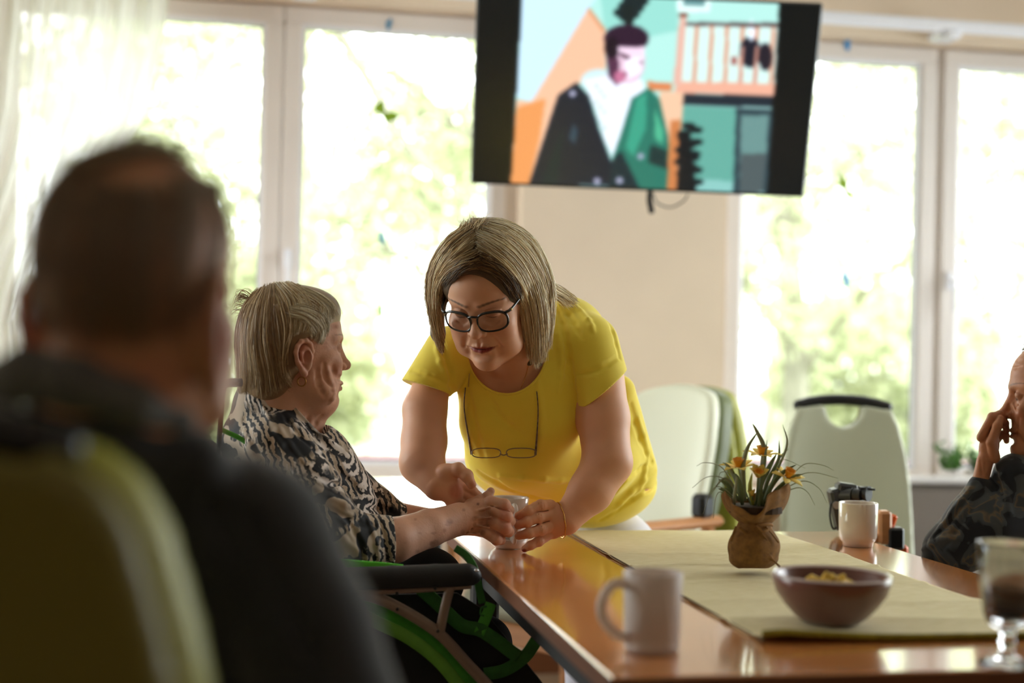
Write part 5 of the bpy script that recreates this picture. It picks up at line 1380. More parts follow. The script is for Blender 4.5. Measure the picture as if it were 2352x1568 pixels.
    for s in (-1, 1):
        ring = []
        for k in range(28):
            u = 2*math.pi*k/28; cu, su = math.cos(u), math.sin(u); ex = 0.75
            x = s*3.4+2.75*math.copysign(abs(cu)**ex, cu); y = -0.6+2.05*math.copysign(abs(su)**ex, su)*(1.0 if su > 0 else 0.96)
            ring.append(hp(x, y, 9.55-0.045*x*x))
        px_tube('rim', ring, [2.9, 3.4, 3.1, 2.3, 2.1, 2.2, 2.9], D, mg, g, k=1, closed=True)
        V = [p for p in ring]; cen = np.mean(V, 0); Vw = W(np.array([cen]+V), D)
        mesh_obj('lens', Vw, [(0, i+1, (i+1) % 28+1) for i in range(28)], glass_pane_mat('spectacle_lens', (0.99, 0.99, 0.99), 0.6), g, False)
        px_tube('temple', [hp(s*6.0, 0.9, 8.1), hp(s*6.9, 1.1, 7.0), hp(s*7.6, 1.3, 2.0), hp(s*7.9, 1.2, -0.5)], [3.4, 3.0, 2.4, 2.2], D, mg, g, n=8)
    px_tube('bridge', [hp(-1.0, 0.65, 9.6), hp(0, 0.95, 9.95), hp(1.0, 0.65, 9.6)], 2.6, D, mg, g)
    px_tube('hinge_plate', [hp(6.75, 1.05, 7.4), hp(6.85, 1.05, 6.9)], 3.6, D, mat('brass', 'c8a860', 0.3, 1), g, k=2)
    # reading glasses hanging on a cord
    r = thing('reading_glasses', tuple(W([[1155, 1040, 50]], D)[0])); r.parent = t; r.matrix_parent_inverse = world_of(t).inverted()
    ml = mat('pale_cord', 'b9a04e', 0.6); mt_ = mat('tortoise_plastic', '6a5a4a', 0.3, var=0.6, vscale=160)
    zf = lambda p, d=-7: np.array([(x, y, float(front_z(S, [(x, y)])[0])+d) for x, y in p])
    lt = zf([(1069, 890), (1066, 935), (1074, 990), (1083, 1042)]); rt = zf([(1233, 900), (1236, 940), (1234, 990), (1230, 1044)])
    px_tube('temple', lt, [1.3, 1.5, 2.0, 3.0], D, mt_, r); px_tube('temple', rt, [1.3, 1.5, 2.0, 3.0], D, mt_, r)
    px_tube('cord', zf([(1082, 832), (1078, 860), (1076, 888)], -4), 1.5, D, ml, r); px_tube('cord', zf([(1226, 832), (1230, 865), (1233, 900)], -4), 1.5, D, ml, r)
    for s, (x0, x1) in ((-1, (1084, 1150)), (1, (1163, 1231))):
        zc = float(front_z(S, [((x0+x1)/2, 1040)])[0])-9
        ring = [((x0+x1)/2+(x1-x0)/2*math.copysign(abs(math.cos(u))**.7, math.cos(u)), 1040+11*math.copysign(abs(math.sin(u))**.7, math.sin(u)), zc-6*math.sin(u)-8) for u in np.linspace(0, 2*math.pi, 25)[:-1]]
        px_tube('rim', ring, 1.3, D, mat('steel_rim', '8a7a66', 0.3, 0.8), r, k=1, closed=True)
    px_tube('bridge', [(1148, 1042, float(front_z(S, [(1150, 1040)])[0])-16), (1157, 1045, float(front_z(S, [(1157, 1040)])[0])-18), (1166, 1042, float(front_z(S, [(1163, 1040)])[0])-16)], 1.5, D, MATS['steel_rim'], r)
    # necklace and bracelet
    gm = mat('gold', 'd8a860', 0.25, 1.0)
    px_tube('necklace', on(B, [(1216, 828), (1208, 862), (1196, 892)], -0.8, 4), 0.7, D, gm, t, k=1)
    bc = []
    ax = np.array([-0.75, 0.12, -0.2]); ax /= np.linalg.norm(ax)
    e1 = np.array([0.05, 1, 0]); e1 -= ax*(e1@ax); e1 /= np.linalg.norm(e1); e2 = np.cross(ax, e1)
    for u in np.linspace(0, 2*math.pi, 41)[:-1]: bc.append(np.array((1287, 1194, 44))+(e1*math.cos(u)*41+e2*math.sin(u)*40)+ax*2*math.sin(9*u)*0.3)
    px_tube('bracelet', bc, 1.7, D, gm, t, k=1, closed=True)
woman()

# mug held by the two women, with its small saucer
def held_mug():
    c = at_z(1168, 1258, TZ); c[2] = TZ+0.0005
    t = thing('white_mug', tuple(c), 'white mug with handle held between the two women at the table corner', 'mug')
    lathe_obj('body', [(0, 0.012), (0.020, 0.012), (0.0275, 0.016), (0.031, 0.035), (0.0345, 0.07), (0.0385, 0.098), (0.0375, 0.0995), (0.0355, 0.097), (0.0320, 0.07), (0.0285, 0.035), (0.024, 0.020), (0, 0.018)], c, M_white, t)
    lathe_obj('tea', [(0, 0.082), (0.0335, 0.082)], c, mat('tea', '7a4a20', 0.15), t)
    d = -FW*0.93+RT*0.20; d[2] = 0; d /= np.linalg.norm(d)
    p = [c+d*r+[0, 0, h] for r, h in ((0.034, 0.084), (0.050, 0.086), (0.060, 0.074), (0.060, 0.040), (0.053, 0.020), (0.030, 0.022))]
    cc = catmull(p, 6); V, F = tube_mesh(cc, 0.0052, 10, True, (1.0, 1.2)); mesh_obj('handle', V, F, M_white, t)
    s = thing('saucer', tuple(c), 'small white saucer beneath the held mug at the table corner', 'saucer')
    lathe_obj('dish', [(0, 0.002), (0.022, 0.002), (0.024, 0), (0.027, 0.001), (0.034, 0.007), (0.0395, 0.019), (0.0385, 0.0205), (0.032, 0.010), (0.024, 0.0065), (0, 0.006)], c+[0, 0, 0.0], M_white, s)
held_mug()

# ================================================================== the seated old woman
def lady():
    D = 2.60; hip = W([[690, 1360, 60]], D)[0]
    t = thing('person', (float(hip[0]), float(hip[1]), 0), 'old woman with short silver hair and patterned blouse seated in profile in a wheelchair', 'person')
    fwd = (math.cos(math.radians(18)), 0.03, math.sin(math.radians(18))); A = basis(fwd, (0.03, -1, 0)); o = np.array((678., 801., 0.)); sc = 12.2
    B = SDF()
    B.chain([(655, 830, 5), (640, 900, 15), (625, 975, 25)], [66, 72, 88], k=22); B.cap((742, 915, 34), (690, 985, 30), 27, 50, k=26)
    B.ell((640, 1060, 40), (110, 105, 110), k=20); B.ell((700, 1180, 60), (115, 140, 110), k=30)
    B.chain([(655, 1030, -55), (735, 1180, -95), (800, 1250, -80)], [60, 50, 46], k=12)
    B.chain([(800, 1250, -80), (905, 1240, -20), (985, 1213, 45), (1054, 1192, 105)], [50, 51, 43, 37], k=10)
    # right hand closed round the mug handle
    z = 128
    B.ell((1096, 1186, z-4), (46, 40, 27), rot=(0, 10, 6), k=12); B.ell((1108, 1168, z-4), (30, 24, 24), k=8)
    B.cap((1056, 1192, 106), (1090, 1190, z-6), 34, 28, k=12)
    FG = [[(1126, 1154, z-12), (1158, 1160, z-22), (1168, 1172, z-4), (1156, 1178, z+14)], [(1134, 1174, z-20), (1163, 1186, z-28), (1171, 1196, z-8), (1154, 1200, z+12)],
          [(1132, 1198, z-20), (1160, 1212, z-26), (1168, 1220, z-6), (1148, 1222, z+12)], [(1116, 1222, z-14), (1140, 1239, z-16), (1150, 1240, z+2), (1134, 1238, z+14)]]
    for i, f in enumerate(FG):
        finger(B, f, [15.5, 14.2, 12.2, 10] if i < 3 else [13.5, 12.2, 10.5, 9], k=3); p = f[1]; B.ell((p[0]-1, p[1], p[2]-5), (10, 9.5, 9), k=4)
        B.ell((f[0][0], f[0][1], f[0][2]-6), (13, 11, 11), k=6)
    finger(B, [(1082, 1160, z+8), (1104, 1150, z+4), (1120, 1140, z+2), (1127, 1128, z+4)], [16, 13.5, 11.5, 9.5], k=4)
    for a, b in (((1128, 1164, z-28), (1168, 1174, z-34)), ((1130, 1186, z-34), (1168, 1200, z-38)), ((1126, 1210, z-34), (1160, 1227, z-36))): B.cap(a, b, 2.2, k=4, op='s')
    for a, b in (((1062, 1170, z-30), (1072, 1222, z-34)), ((1072, 1166, z-34), (1084, 1224, z-34))): B.cap(a, b, 1.6, k=7, op='s')
    for a, b in (((1080, 1180, z-32), (1124, 1164, z-34)), ((1082, 1192, z-34), (1128, 1188, z-36)), ((1080, 1204, z-33), (1124, 1212, z-34))): B.cap(a, b, 2.0, k=6)
    # left hand reaching to the mug from behind
    B.chain([(880, 1180, 190), (1000, 1200, 215), (1080, 1205, 225)], [34, 30, 25], k=8); B.ell((1110, 1208, 225), (32, 26, 18), k=10)
    for j in range(4): finger(B, [(1120, 1194+j*10, 228), (1148, 1192+j*11, 232), (1165, 1194+j*11, 228), (1175, 1196+j*11, 222)], 10, k=2)
    finger(B, [(1100, 1192, 215), (1130, 1180, 208), (1148, 1178, 206)], [11, 10, 8.5], k=3)
    add_head(B, o, A, sc, ear=(1, 1), jowl=1.0, mouth_in=-0.35, chin=0.7, lidclose=0.35, es=1.06, eo=(0, -1.0, 0.2), hollow=0.8)
    # age lines on the cheek and neck
    for pts in ([(744, 838), (750, 868), (762, 884)], [(728, 850), (733, 885), (746, 912)], [(712, 940), (705, 985)], [(738, 955), (715, 990)], [(765, 842), (770, 862)], [(775, 865), (786, 872)]):
        fold(B, pts, 3.0, 1.3, 's', k=9)
    for pts in ([(752, 845), (757, 872), (766, 895)], [(768, 905), (758, 925)]): fold(B, pts, 4, 1.8, 'u', k=8)
    hb = head_blobs(o, A, sc, lip='9c5a4a', brow='5a4a3c', lipst=0.6, browst=0.6, blush='b86248', mouth_in=-0.35)
    rg = np.random.default_rng(5)
    spots = [((905+rg.random()*230, 1170+rg.random()*110, 60), (5+7*rg.random(), 4+5*rg.random(), 160), '7a4a38', 0.35) for _ in range(42)]
    spots += [((730+rg.random()*60, 700+rg.random()*200, 0), (5+6*rg.random(), 5+5*rg.random(), 160), '8a4a34', 0.25) for _ in range(14)]
    spots += [((1098, 1157, z-24), (4, 4, 30), '5a2a20', 0.7), ((1120, 1188, z-30), (26, 26, 40), '8a5a4c', 0.55), ((1160, 1190, z-30), (18, 52, 40), 'cc8070', 0.5), ((690, 840, -60), (26, 44, 60), 'b8583c', 0.35)]
    sdf_obj('body', B, 1.75, D, M_skin_old, t, colour_field('d2a288', hb+spots, 0.10, 7, 0.06))
    # blouse
    S = SDF()
    S.ell((628, 1015, 35), (122, 112, 120)); S.ell((700, 1085, 35), (128, 118, 122), k=30); S.ell((735, 1190, 50), (138, 140, 128), k=30)
    S.ell((780, 1120, 60), (66, 76, 80), k=20); S.ell((606, 935, 25), (72, 56, 84), k=18); S.cap((610, 915, 20), (690, 960, 20), 66, 56, k=20)
    f, lo, hi = cone_cut((800, 1245, -80), (900, 1243, -25), 68, 60, (900, 1242, -25), (0.98, -0.03, 0.15))
    S.chain([(635, 1020, -60), (700, 1110, -90), (760, 1205, -100), (800, 1245, -82)], [76, 72, 68, 66], k=20); S.fn(f, lo, hi, k=14)
    S.chain([(800, 1120, 130), (860, 1160, 160), (905, 1182, 185)], [58, 46, 34], k=14)
    for pts, r, dp, op in (([(600, 930), (640, 990), (690, 1060), (760, 1120)], 7, 5, 'u'), ([(640, 925), (690, 1000), (760, 1060)], 6, 4, 's'), ([(655, 905), (720, 985), (800, 1050)], 7, 5, 'u'),
                           ([(560, 960), (600, 1060), (680, 1150)], 8, 5, 's'), ([(620, 1010), (660, 1090), (730, 1170)], 7, 4, 's'), ([(690, 1060), (760, 1110), (830, 1120)], 7, 5, 's'), ([(760, 1060), (800, 1100), (830, 1130)], 6, 4, 's'),
                           ([(720, 1120), (790, 1160), (850, 1190)], 7, 5, 'u'), ([(730, 1150), (800, 1190), (860, 1205)], 6, 5, 's'), ([(700, 1170), (740, 1230), (800, 1290)], 7, 5, 's'), ([(760, 1190), (790, 1240), (850, 1290)], 6, 4, 'u'),
                           ([(830, 1140), (868, 1150), (900, 1165)], 6, 4, 'u'), ([(845, 1165), (880, 1170), (905, 1180)], 5, 4, 's'), ([(800, 1195), (830, 1250), (835, 1300)], 5, 3, 's'), ([(845, 1195), (865, 1250), (868, 1300)], 4, 3, 'u'), ([(872, 1195), (888, 1250), (890, 1300)], 4, 3, 's')):
        fold(S, pts, r, dp, op)
    S.warp = lambda Q: 1.8*fbm(Q, 0.035, 12)
    def neck(Q):
        # opening round the neck, falling towards the throat
        c = Q-np.array((668, 880, 20), np.float32); d = np.sqrt((c[:, 0]/92)**2+(c[:, 2]/95)**2)-1
        return np.maximum(d*80, Q[:, 1]-(872+0.30*(Q[:, 0]-545)+np.maximum(Q[:, 0]-648, 0)*0.75)).astype(np.float32)
    S.fn(neck, (540, 760, -120), (790, 1010, 150), k=2, op='s')
    m = bpy.data.materials.new('printed_blouse'); m.use_nodes = True; n = m.node_tree.nodes; l = m.node_tree.links; b = n['Principled BSDF']; b.inputs['Roughness'].default_value = 0.75
    tc = n.new('ShaderNodeTexCoord')
    def wave(scale, rot, dist):
        mp = n.new('ShaderNodeMapping'); mp.inputs['Rotation'].default_value = rot; l.new(tc.outputs['Object'], mp.inputs[0])
        w = n.new('ShaderNodeTexWave'); w.inputs['Scale'].default_value = scale; w.inputs['Distortion'].default_value = dist; w.inputs['Detail'].default_value = 3; w.inputs['Detail Scale'].default_value = 2.2
        l.new(mp.outputs[0], w.inputs[0]); return w.outputs['Fac']
    def ramp(src, stops):
        r = n.new('ShaderNodeValToRGB'); e = r.color_ramp.elements
        while len(e) > 1: e.remove(e[-1])
        e[0].position = stops[0][0]; e[0].color = (*rgb(stops[0][1]), 1)
        for p, h in stops[1:]: q = e.new(p); q.color = (*rgb(h), 1)
        l.new(src, r.inputs[0]); return r.outputs[0]
    w1 = ramp(wave(38, (0.3, 0.5, 0.9), 4.5), [(0.30, '16181c'), (0.42, '5c564e'), (0.50, 'cdbfb0'), (0.8, 'e6dcd4')])
    w2 = ramp(wave(26, (1.2, 0.2, 0.3), 6), [(0.40, '121418'), (0.48, 'a8977f'), (0.60, 'cfc2b6'), (0.85, 'b8a48c')])
    w3 = ramp(wave(5, (0.7, 0.9, 0.1), 12), [(0.52, '14161a'), (0.60, '3a3a3c'), (0.66, 'b5a490')])
    def patch(scale, lo, hi, seed):
        mp = n.new('ShaderNodeMapping'); mp.inputs['Location'].default_value = (seed, seed*2, 0); l.new(tc.outputs['Object'], mp.inputs[0])
        t_ = n.new('ShaderNodeTexNoise'); t_.inputs['Scale'].default_value = scale; t_.inputs['Distortion'].default_value = 1.0; l.new(mp.outputs[0], t_.inputs[0])
        r = n.new('ShaderNodeValToRGB'); r.color_ramp.elements[0].position = lo; r.color_ramp.elements[1].position = hi; l.new(t_.outputs['Fac'], r.inputs[0]); return r.outputs[0]
    mx = n.new('ShaderNodeMixRGB'); l.new(patch(8, .47, .53, 1), mx.inputs[0]); l.new(w1, mx.inputs[1]); l.new(w2, mx.inputs[2])
    m2 = n.new('ShaderNodeMixRGB'); l.new(patch(7, .53, .56, 5), m2.inputs[0]); l.new(mx.outputs[0], m2.inputs[1]); l.new(w3, m2.inputs[2]); l.new(m2.outputs[0], b.inputs['Base Color'])
    sdf_obj('blouse', S, 2.4, D, m, t)
    px_tube('sleeve_lining', [(898+3, 1196, -22), (905, 1240, -84), (905, 1292, -30), (915, 1245, 24), (898, 1196, -22)], 1.2, D, mat('pale_lining', 'b8b4b8', 0.8), t)
    # trousers and shoes
    P = SDF(); P.ell((690, 1340, 60), (120, 90, 150), k=20)
    P.ell((975, 1335, 150), (92, 82, 80), k=20)
    for dz in (0, 130): P.chain([(720, 1370, dz), (900, 1405, dz+40), (1110, 1478, dz+90), (1150, 1700, dz+110), (1150, 2040, dz+110)], [86, 74, 62, 54, 40], k=20)
    P.half((1100, 2065, 100), (0, 1, 0)); sdf_obj('trousers', P, 6, D, mat('black_trousers', '0c0c0e', 0.9), t)
    for dz in (110, 240):
        q = W([[1175, 2125, dz]], D)[0]; MB().box((q[0]+0.03, q[1], 0.115), (0.24, 0.09, 0.08), bev=0.03).build('shoe', M_blacksoft, t)
    # hair: solid mass then strands combed over it
    H = SDF((o, A, sc)); H.ell((0, 3.6, -1.8), (8.3, 8.7, 9.7)); H.ell((0, -1.0, -4.4), (7.0, 6.0, 6.6), k=2.5); H.ell((0, -6.2, -5.0), (5.3, 4.6, 4.7), k=2.5); H.ell((0, 7.2, 3.0), (6.0, 4.2, 5.4), k=2)
    H.ell((-7.0, -1.2, 0.6), (3.0, 3.6, 2.3), k=0.8, op='s'); H.ell((7.0, -1.2, 0.6), (3.0, 3.6, 2.3), k=0.8, op='s'); H.frame = None
    sdf_obj('hair_volume', H, 2.4, D, M_hair, t, colour_field('8a6c4a', [((740, 740, 0), (70, 60, 200), 'b8a888', 0.8)], 0.15, 4, 0.15))
    def sheet(gs, nn, seed, cols, dz=-2.5, jit=2.2, r=0.85, **kw):
        return strands('hair_strands', [on(H, g, dz, 6) for g in gs], nn, D, M_hair, t, r=r, jit=jit, seed=seed, cols=cols, K=10, **kw)
    back = ('b89c74', '8c6c48', 'dcc49c'); top = ('d0b88c', '9c7c54', 'f2e6c8'); side = ('e0d6ba', 'bcac8a', 'f6f0e0')
    sheet([[(600, 665), (562, 700), (544, 760), (545, 830), (549, 902)], [(606, 662), (575, 710), (562, 780), (565, 840), (566, 910)], [(612, 660), (592, 715), (585, 790), (595, 850), (600, 912)],
           [(620, 657), (612, 715), (610, 780), (622, 840), (632, 908)], [(628, 655), (634, 715), (640, 775), (650, 825), (664, 872)]], 2600, 1, back, jit=3)
    sheet([[(620, 655), (640, 700), (645, 750), (650, 790)], [(632, 651), (662, 692), (668, 735), (664, 770)], [(645, 650), (684, 688), (692, 728), (684, 765)], [(660, 650), (704, 684), (716, 720), (706, 760)],
           [(675, 653), (724, 680), (742, 708), (728, 745)]], 1900, 2, top, lenvar=0.05)
    sheet([[(690, 660), (735, 678), (762, 698), (776, 722)], [(680, 665), (726, 690), (750, 715), (745, 745)], [(675, 700), (712, 710), (735, 735), (728, 775), (715, 790)], [(655, 730), (690, 735), (710, 755), (708, 790), (700, 800)]], 1200, 3, side, jit=2.6)
    sheet([[(655, 690), (668, 740), (664, 775), (655, 800), (650, 830)], [(640, 700), (652, 760), (648, 810), (650, 850), (662, 880)], [(630, 710), (640, 780), (644, 840), (650, 875), (672, 892)]], 900, 7, back, jit=3)
    sheet([[(668, 705), (706, 706), (740, 720), (756, 745), (752, 765)], [(660, 715), (700, 722), (730, 742), (738, 768), (728, 790)], [(655, 725), (690, 736), (712, 760), (716, 785), (708, 800)]], 900, 8, side, jit=3)
    strands('hair_strands', [[(720, 668, -10), (750, 690, 0), (770, 706, 10), (778, 728, 14)], [(715, 672, 40), (752, 690, 50), (772, 706, 55), (777, 724, 60)]], 260, D, M_hair, t, r=0.9, jit=3, seed=5, cols=side, K=8)
    strands('hair_strands', [[(575, 700, 10), (552, 690, 10), (540, 705, 10)], [(580, 680, 0), (560, 665, 0), (548, 668, 0), (550, 690, 0)], [(570, 720, 0), (540, 720, 0), (532, 735, 0)], [(590, 670, 0), (566, 654, 0), (556, 660, 0)]], 60, D, M_hair, t, r=0.7, jit=4, seed=6, cols=back, K=8, wave=3)
    # hoop earring
    px_tube('earring', [(693+9.5*math.cos(u), 876+10.5*math.sin(u), -76+2*math.cos(u)) for u in np.linspace(0, 2*math.pi, 25)[:-1]], 1.5, D, mat('gold_hoop', '9a6c38', 0.35, 1.0), t, k=1, closed=True)
lady()

# ================================================================== her wheelchair
def wheelchair():
    D = 2.42
    L = lambda x, y, z=0: W([[x, y, z]], D)[0]
    ff = RT*0.95+FW*0.31; ff[2] = 0; ff /= np.linalg.norm(ff); ss = np.cross([0, 0, 1], ff)      # forward, left (away from the camera)
    org = L(800, 1340); org = np.array([org[0], org[1], 0.0]); base = org-ff*0.08+ss*0.28
    t = thing('wheelchair', tuple(base), 'wheelchair with black armrests, grey frame and green sling straps holding the old woman', 'wheelchair')
    mf = mat('taupe_frame', '8a7668', 0.4, 0.2); mgreen = mat('green_strap', '4fa832', 0.7, var=0.15, vscale=30, bump=0.3, bscale=900); mdg = mat('dark_green_strap', '2f6a28', 0.75, var=0.2, vscale=40)
    def tb(name, pts, r, m=mf, k=6, flat=None, par=t, n=10):
        c = catmull(np.array(pts), k) if k > 1 else np.array(pts)
        V, F = tube_mesh(c, r, n, True, flat); return mesh_obj(name, V, F, m, par, True)
    # near armrest
    S = SDF(); S.chain([(790, 1330, -20), (900, 1328, -5), (1000, 1324, 10), (1072, 1320, 22)], [28, 29, 29, 27], k=4); S.chain([(1072, 1321, 22), (1086, 1322, 24)], [24, 20], k=6)
    S.half((900, 1352, 0), (0.03, 1, 0)); sdf_obj('armrest_pad', S, 2.5, D, M_blacksoft, t)
    sp = MB().lathe([(0, 0), (0.0035, 0), (0.004, 0.002), (0.003, 0.004), (0, 0.0045)], L(1094, 1312, -3), 12); sp.build('rivet', M_chrome, t, smooth=True)
    tb('arm_rail', [L(800, 1362, -10), L(900, 1356), L(1000, 1350, 10), L(1082, 1344, 22)], 0.0062, n=12)
    tb('diagonal_tube', [L(790, 1362, -8), L(850, 1368), L(920, 1398, 6), L(1005, 1452, 18), L(1070, 1520, 28), L(1160, 1620, 40), L(1230, 1720, 50)], 0.0098, n=12)
    tb('arm_strut', [L(1034, 1348, 14), L(1022, 1395, 16), L(1010, 1452, 18)], 0.0085, n=12)
    for x, y in ((912, 1362), (1000, 1350), (913, 1398), (1006, 1448)):
        q = L(x, y, -8); tb('bolt', [q, q-FW*0.006], 0.0028, M_blackpl, 1, n=8)
    # sling: straps and loops
    def strap(name, pts, w, m=mgreen):
        c = catmull(np.array([L(*p) for p in pts]), 7); T = np.gradient(c, axis=0); T /= np.linalg.norm(T, axis=1)[:, None]
        sd = np.cross(T, FW); sd /= np.linalg.norm(sd, axis=1)[:, None]; w_ = w*D/FPX/2
        P = np.stack([c-sd*w_, c+FW*0.002, c+sd*w_], 0); return grid_obj(name, P, m, t, thick=0.003)
    strap('sling_strap', [(770, 1360, 30), (850, 1395, 34), (930, 1440, 44), (1010, 1500, 50), (1090, 1590, 56)], 46)
    strap('sling_strap', [(790, 1385, 10), (860, 1425, 14), (940, 1465, 20), (1010, 1520, 26), (1075, 1600, 30)], 30, mat('lime_strap', '5f9a30', 0.7, var=0.1, vscale=30))
    strap('sling_strap', [(960, 1345, 60), (1010, 1390, 62), (1060, 1435, 64), (1110, 1450, 66), (1190, 1508, 70)], 32, mdg)
    strap('sling_strap', [(1128, 1385, 70), (1115, 1420, 68), (1100, 1455, 66)], 26, mgreen); strap('sling_strap', [(1112, 1548, 70), (1160, 1538, 72), (1205, 1508, 74), (1232, 1470, 76)], 30, mdg)
    strap('sling_strap', [(1046, 1258, 90), (1070, 1275, 84), (1088, 1302, 74), (1098, 1340, 70), (1108, 1385, 70)], 18, mdg)
    tb('strap_loop', [L(1118, 1392, 66), L(1106, 1396, 66), L(1104, 1410, 66), L(1112, 1414, 66)], 0.0018, mdg)
    strap('sling_strap', [(770, 1290, 8), (830, 1297, 12), (880, 1301, 16), (925, 1306, 20)], 20, mat('bright_green_strap', '62d83a', 0.7))
    # back shell with green edge, push handle
    S = SDF(); S.chain([(474, 1040, 250), (500, 1130, 190), (522, 1260, 150), (535, 1400, 130)], [32, 34, 34, 34], k=14); S.chain([(474, 1040, 340), (500, 1130, 330), (522, 1260, 330), (535, 1400, 330)], [32, 34, 34, 34], k=60)
    sdf_obj('back_shell', S, 5, D, mat('grey_shell', '8e8c8a', 0.6), t)
    px_tube('green_edging', [(505, 985, 160), (560, 1012, 158), (600, 1055, 150), (622, 1100, 140)], 6, D, mgreen, t)
    px_tube('push_handle', [(556, 878, 96), (524, 880, 96), (512, 898, 96), (508, 960, 110), (500, 1060, 160)], [10, 10, 8, 6, 6], D, M_blacksoft, t)
    px_tube('push_handle', [(545, 880, 560), (515, 882, 560), (506, 900, 560), (506, 960, 560), (500, 1060, 420)], [10, 10, 8, 6, 6], D, M_blacksoft, t)
    poly = [(790, 1368), (1050, 1362), (1110, 1400), (1150, 1450), (1235, 1555), (1300, 1640), (1300, 1760), (790, 1760)]
    f = [L(x, y, 74) for x, y in poly]; g_ = [p+FW*0.008 for p in f]; k = len(poly)
    mesh_obj('clothes_guard', f+g_, [tuple(range(k)), tuple(range(2*k-1, k-1, -1))]+[(i, (i+1) % k, k+(i+1) % k, k+i) for i in range(k)], mat('black_nylon', '0e0f10', 0.85, bump=0.2, bscale=200), t, False)
    # seat, far armrest, side posts, wheels, footrests
    Mx = np.stack([ff, ss, [0, 0, 1]], 1)
    c0 = base
    MB().box(c0+np.array([0, 0, 0.47])+ff*0.10, (0.46, 0.44, 0.07), Mx, bev=0.025).build('seat_cushion', M_blacksoft, t)
    MB().box(c0+np.array([0, 0, 0.70])+ff*0.1+ss*0.27, (0.34, 0.05, 0.04), Mx, bev=0.015).build('armrest_pad', M_blacksoft, t)
    for sgn in (-1, 1):
        s0 = c0+ss*0.27*sgn
        tb('side_frame', [s0-ff*0.2+[0, 0, 0.68], s0-ff*0.2+[0, 0, 0.42], s0+ff*0.22+[0, 0, 0.42], s0+ff*0.34+[0, 0, 0.14]], 0.011, mf, 1)
        w0 = s0+ss*0.045*sgn-ff*0.1+[0, 0, 0.30]
        ring = [w0+ff*0.29*math.cos(u)+np.array([0, 0, 0.285*math.sin(u)]) for u in np.linspace(0, 2*math.pi, 49)[:-1]]
        V, F = tube_mesh(ring, 0.015, 8, False, closed=True); wh = mesh_obj('wheel', V, F, M_blacksoft, t, True)
        for k in range(12):
            u = k*math.pi/6; V, F = tube_mesh([w0, w0+ff*0.28*math.cos(u)+np.array([0, 0, 0.28*math.sin(u)])], 0.002, 5); mesh_obj('spoke', V, F, M_chrome, wh, True)
        q = s0+ff*0.36; ring = [q+[0, 0, 0.085]+ff*0.075*math.cos(u)+np.array([0, 0, 0.075*math.sin(u)]) for u in np.linspace(0, 2*math.pi, 25)[:-1]]
        V, F = tube_mesh(ring, 0.012, 8, False, closed=True); mesh_obj('caster', V, F, M_blacksoft, t, True)
    fp = c0+ff*0.40; MB().box(fp+np.array([0, 0, 0.05]), (0.14, 0.28, 0.015), Mx, bev=0.004).build('footrest', M_blackpl, t)
wheelchair()

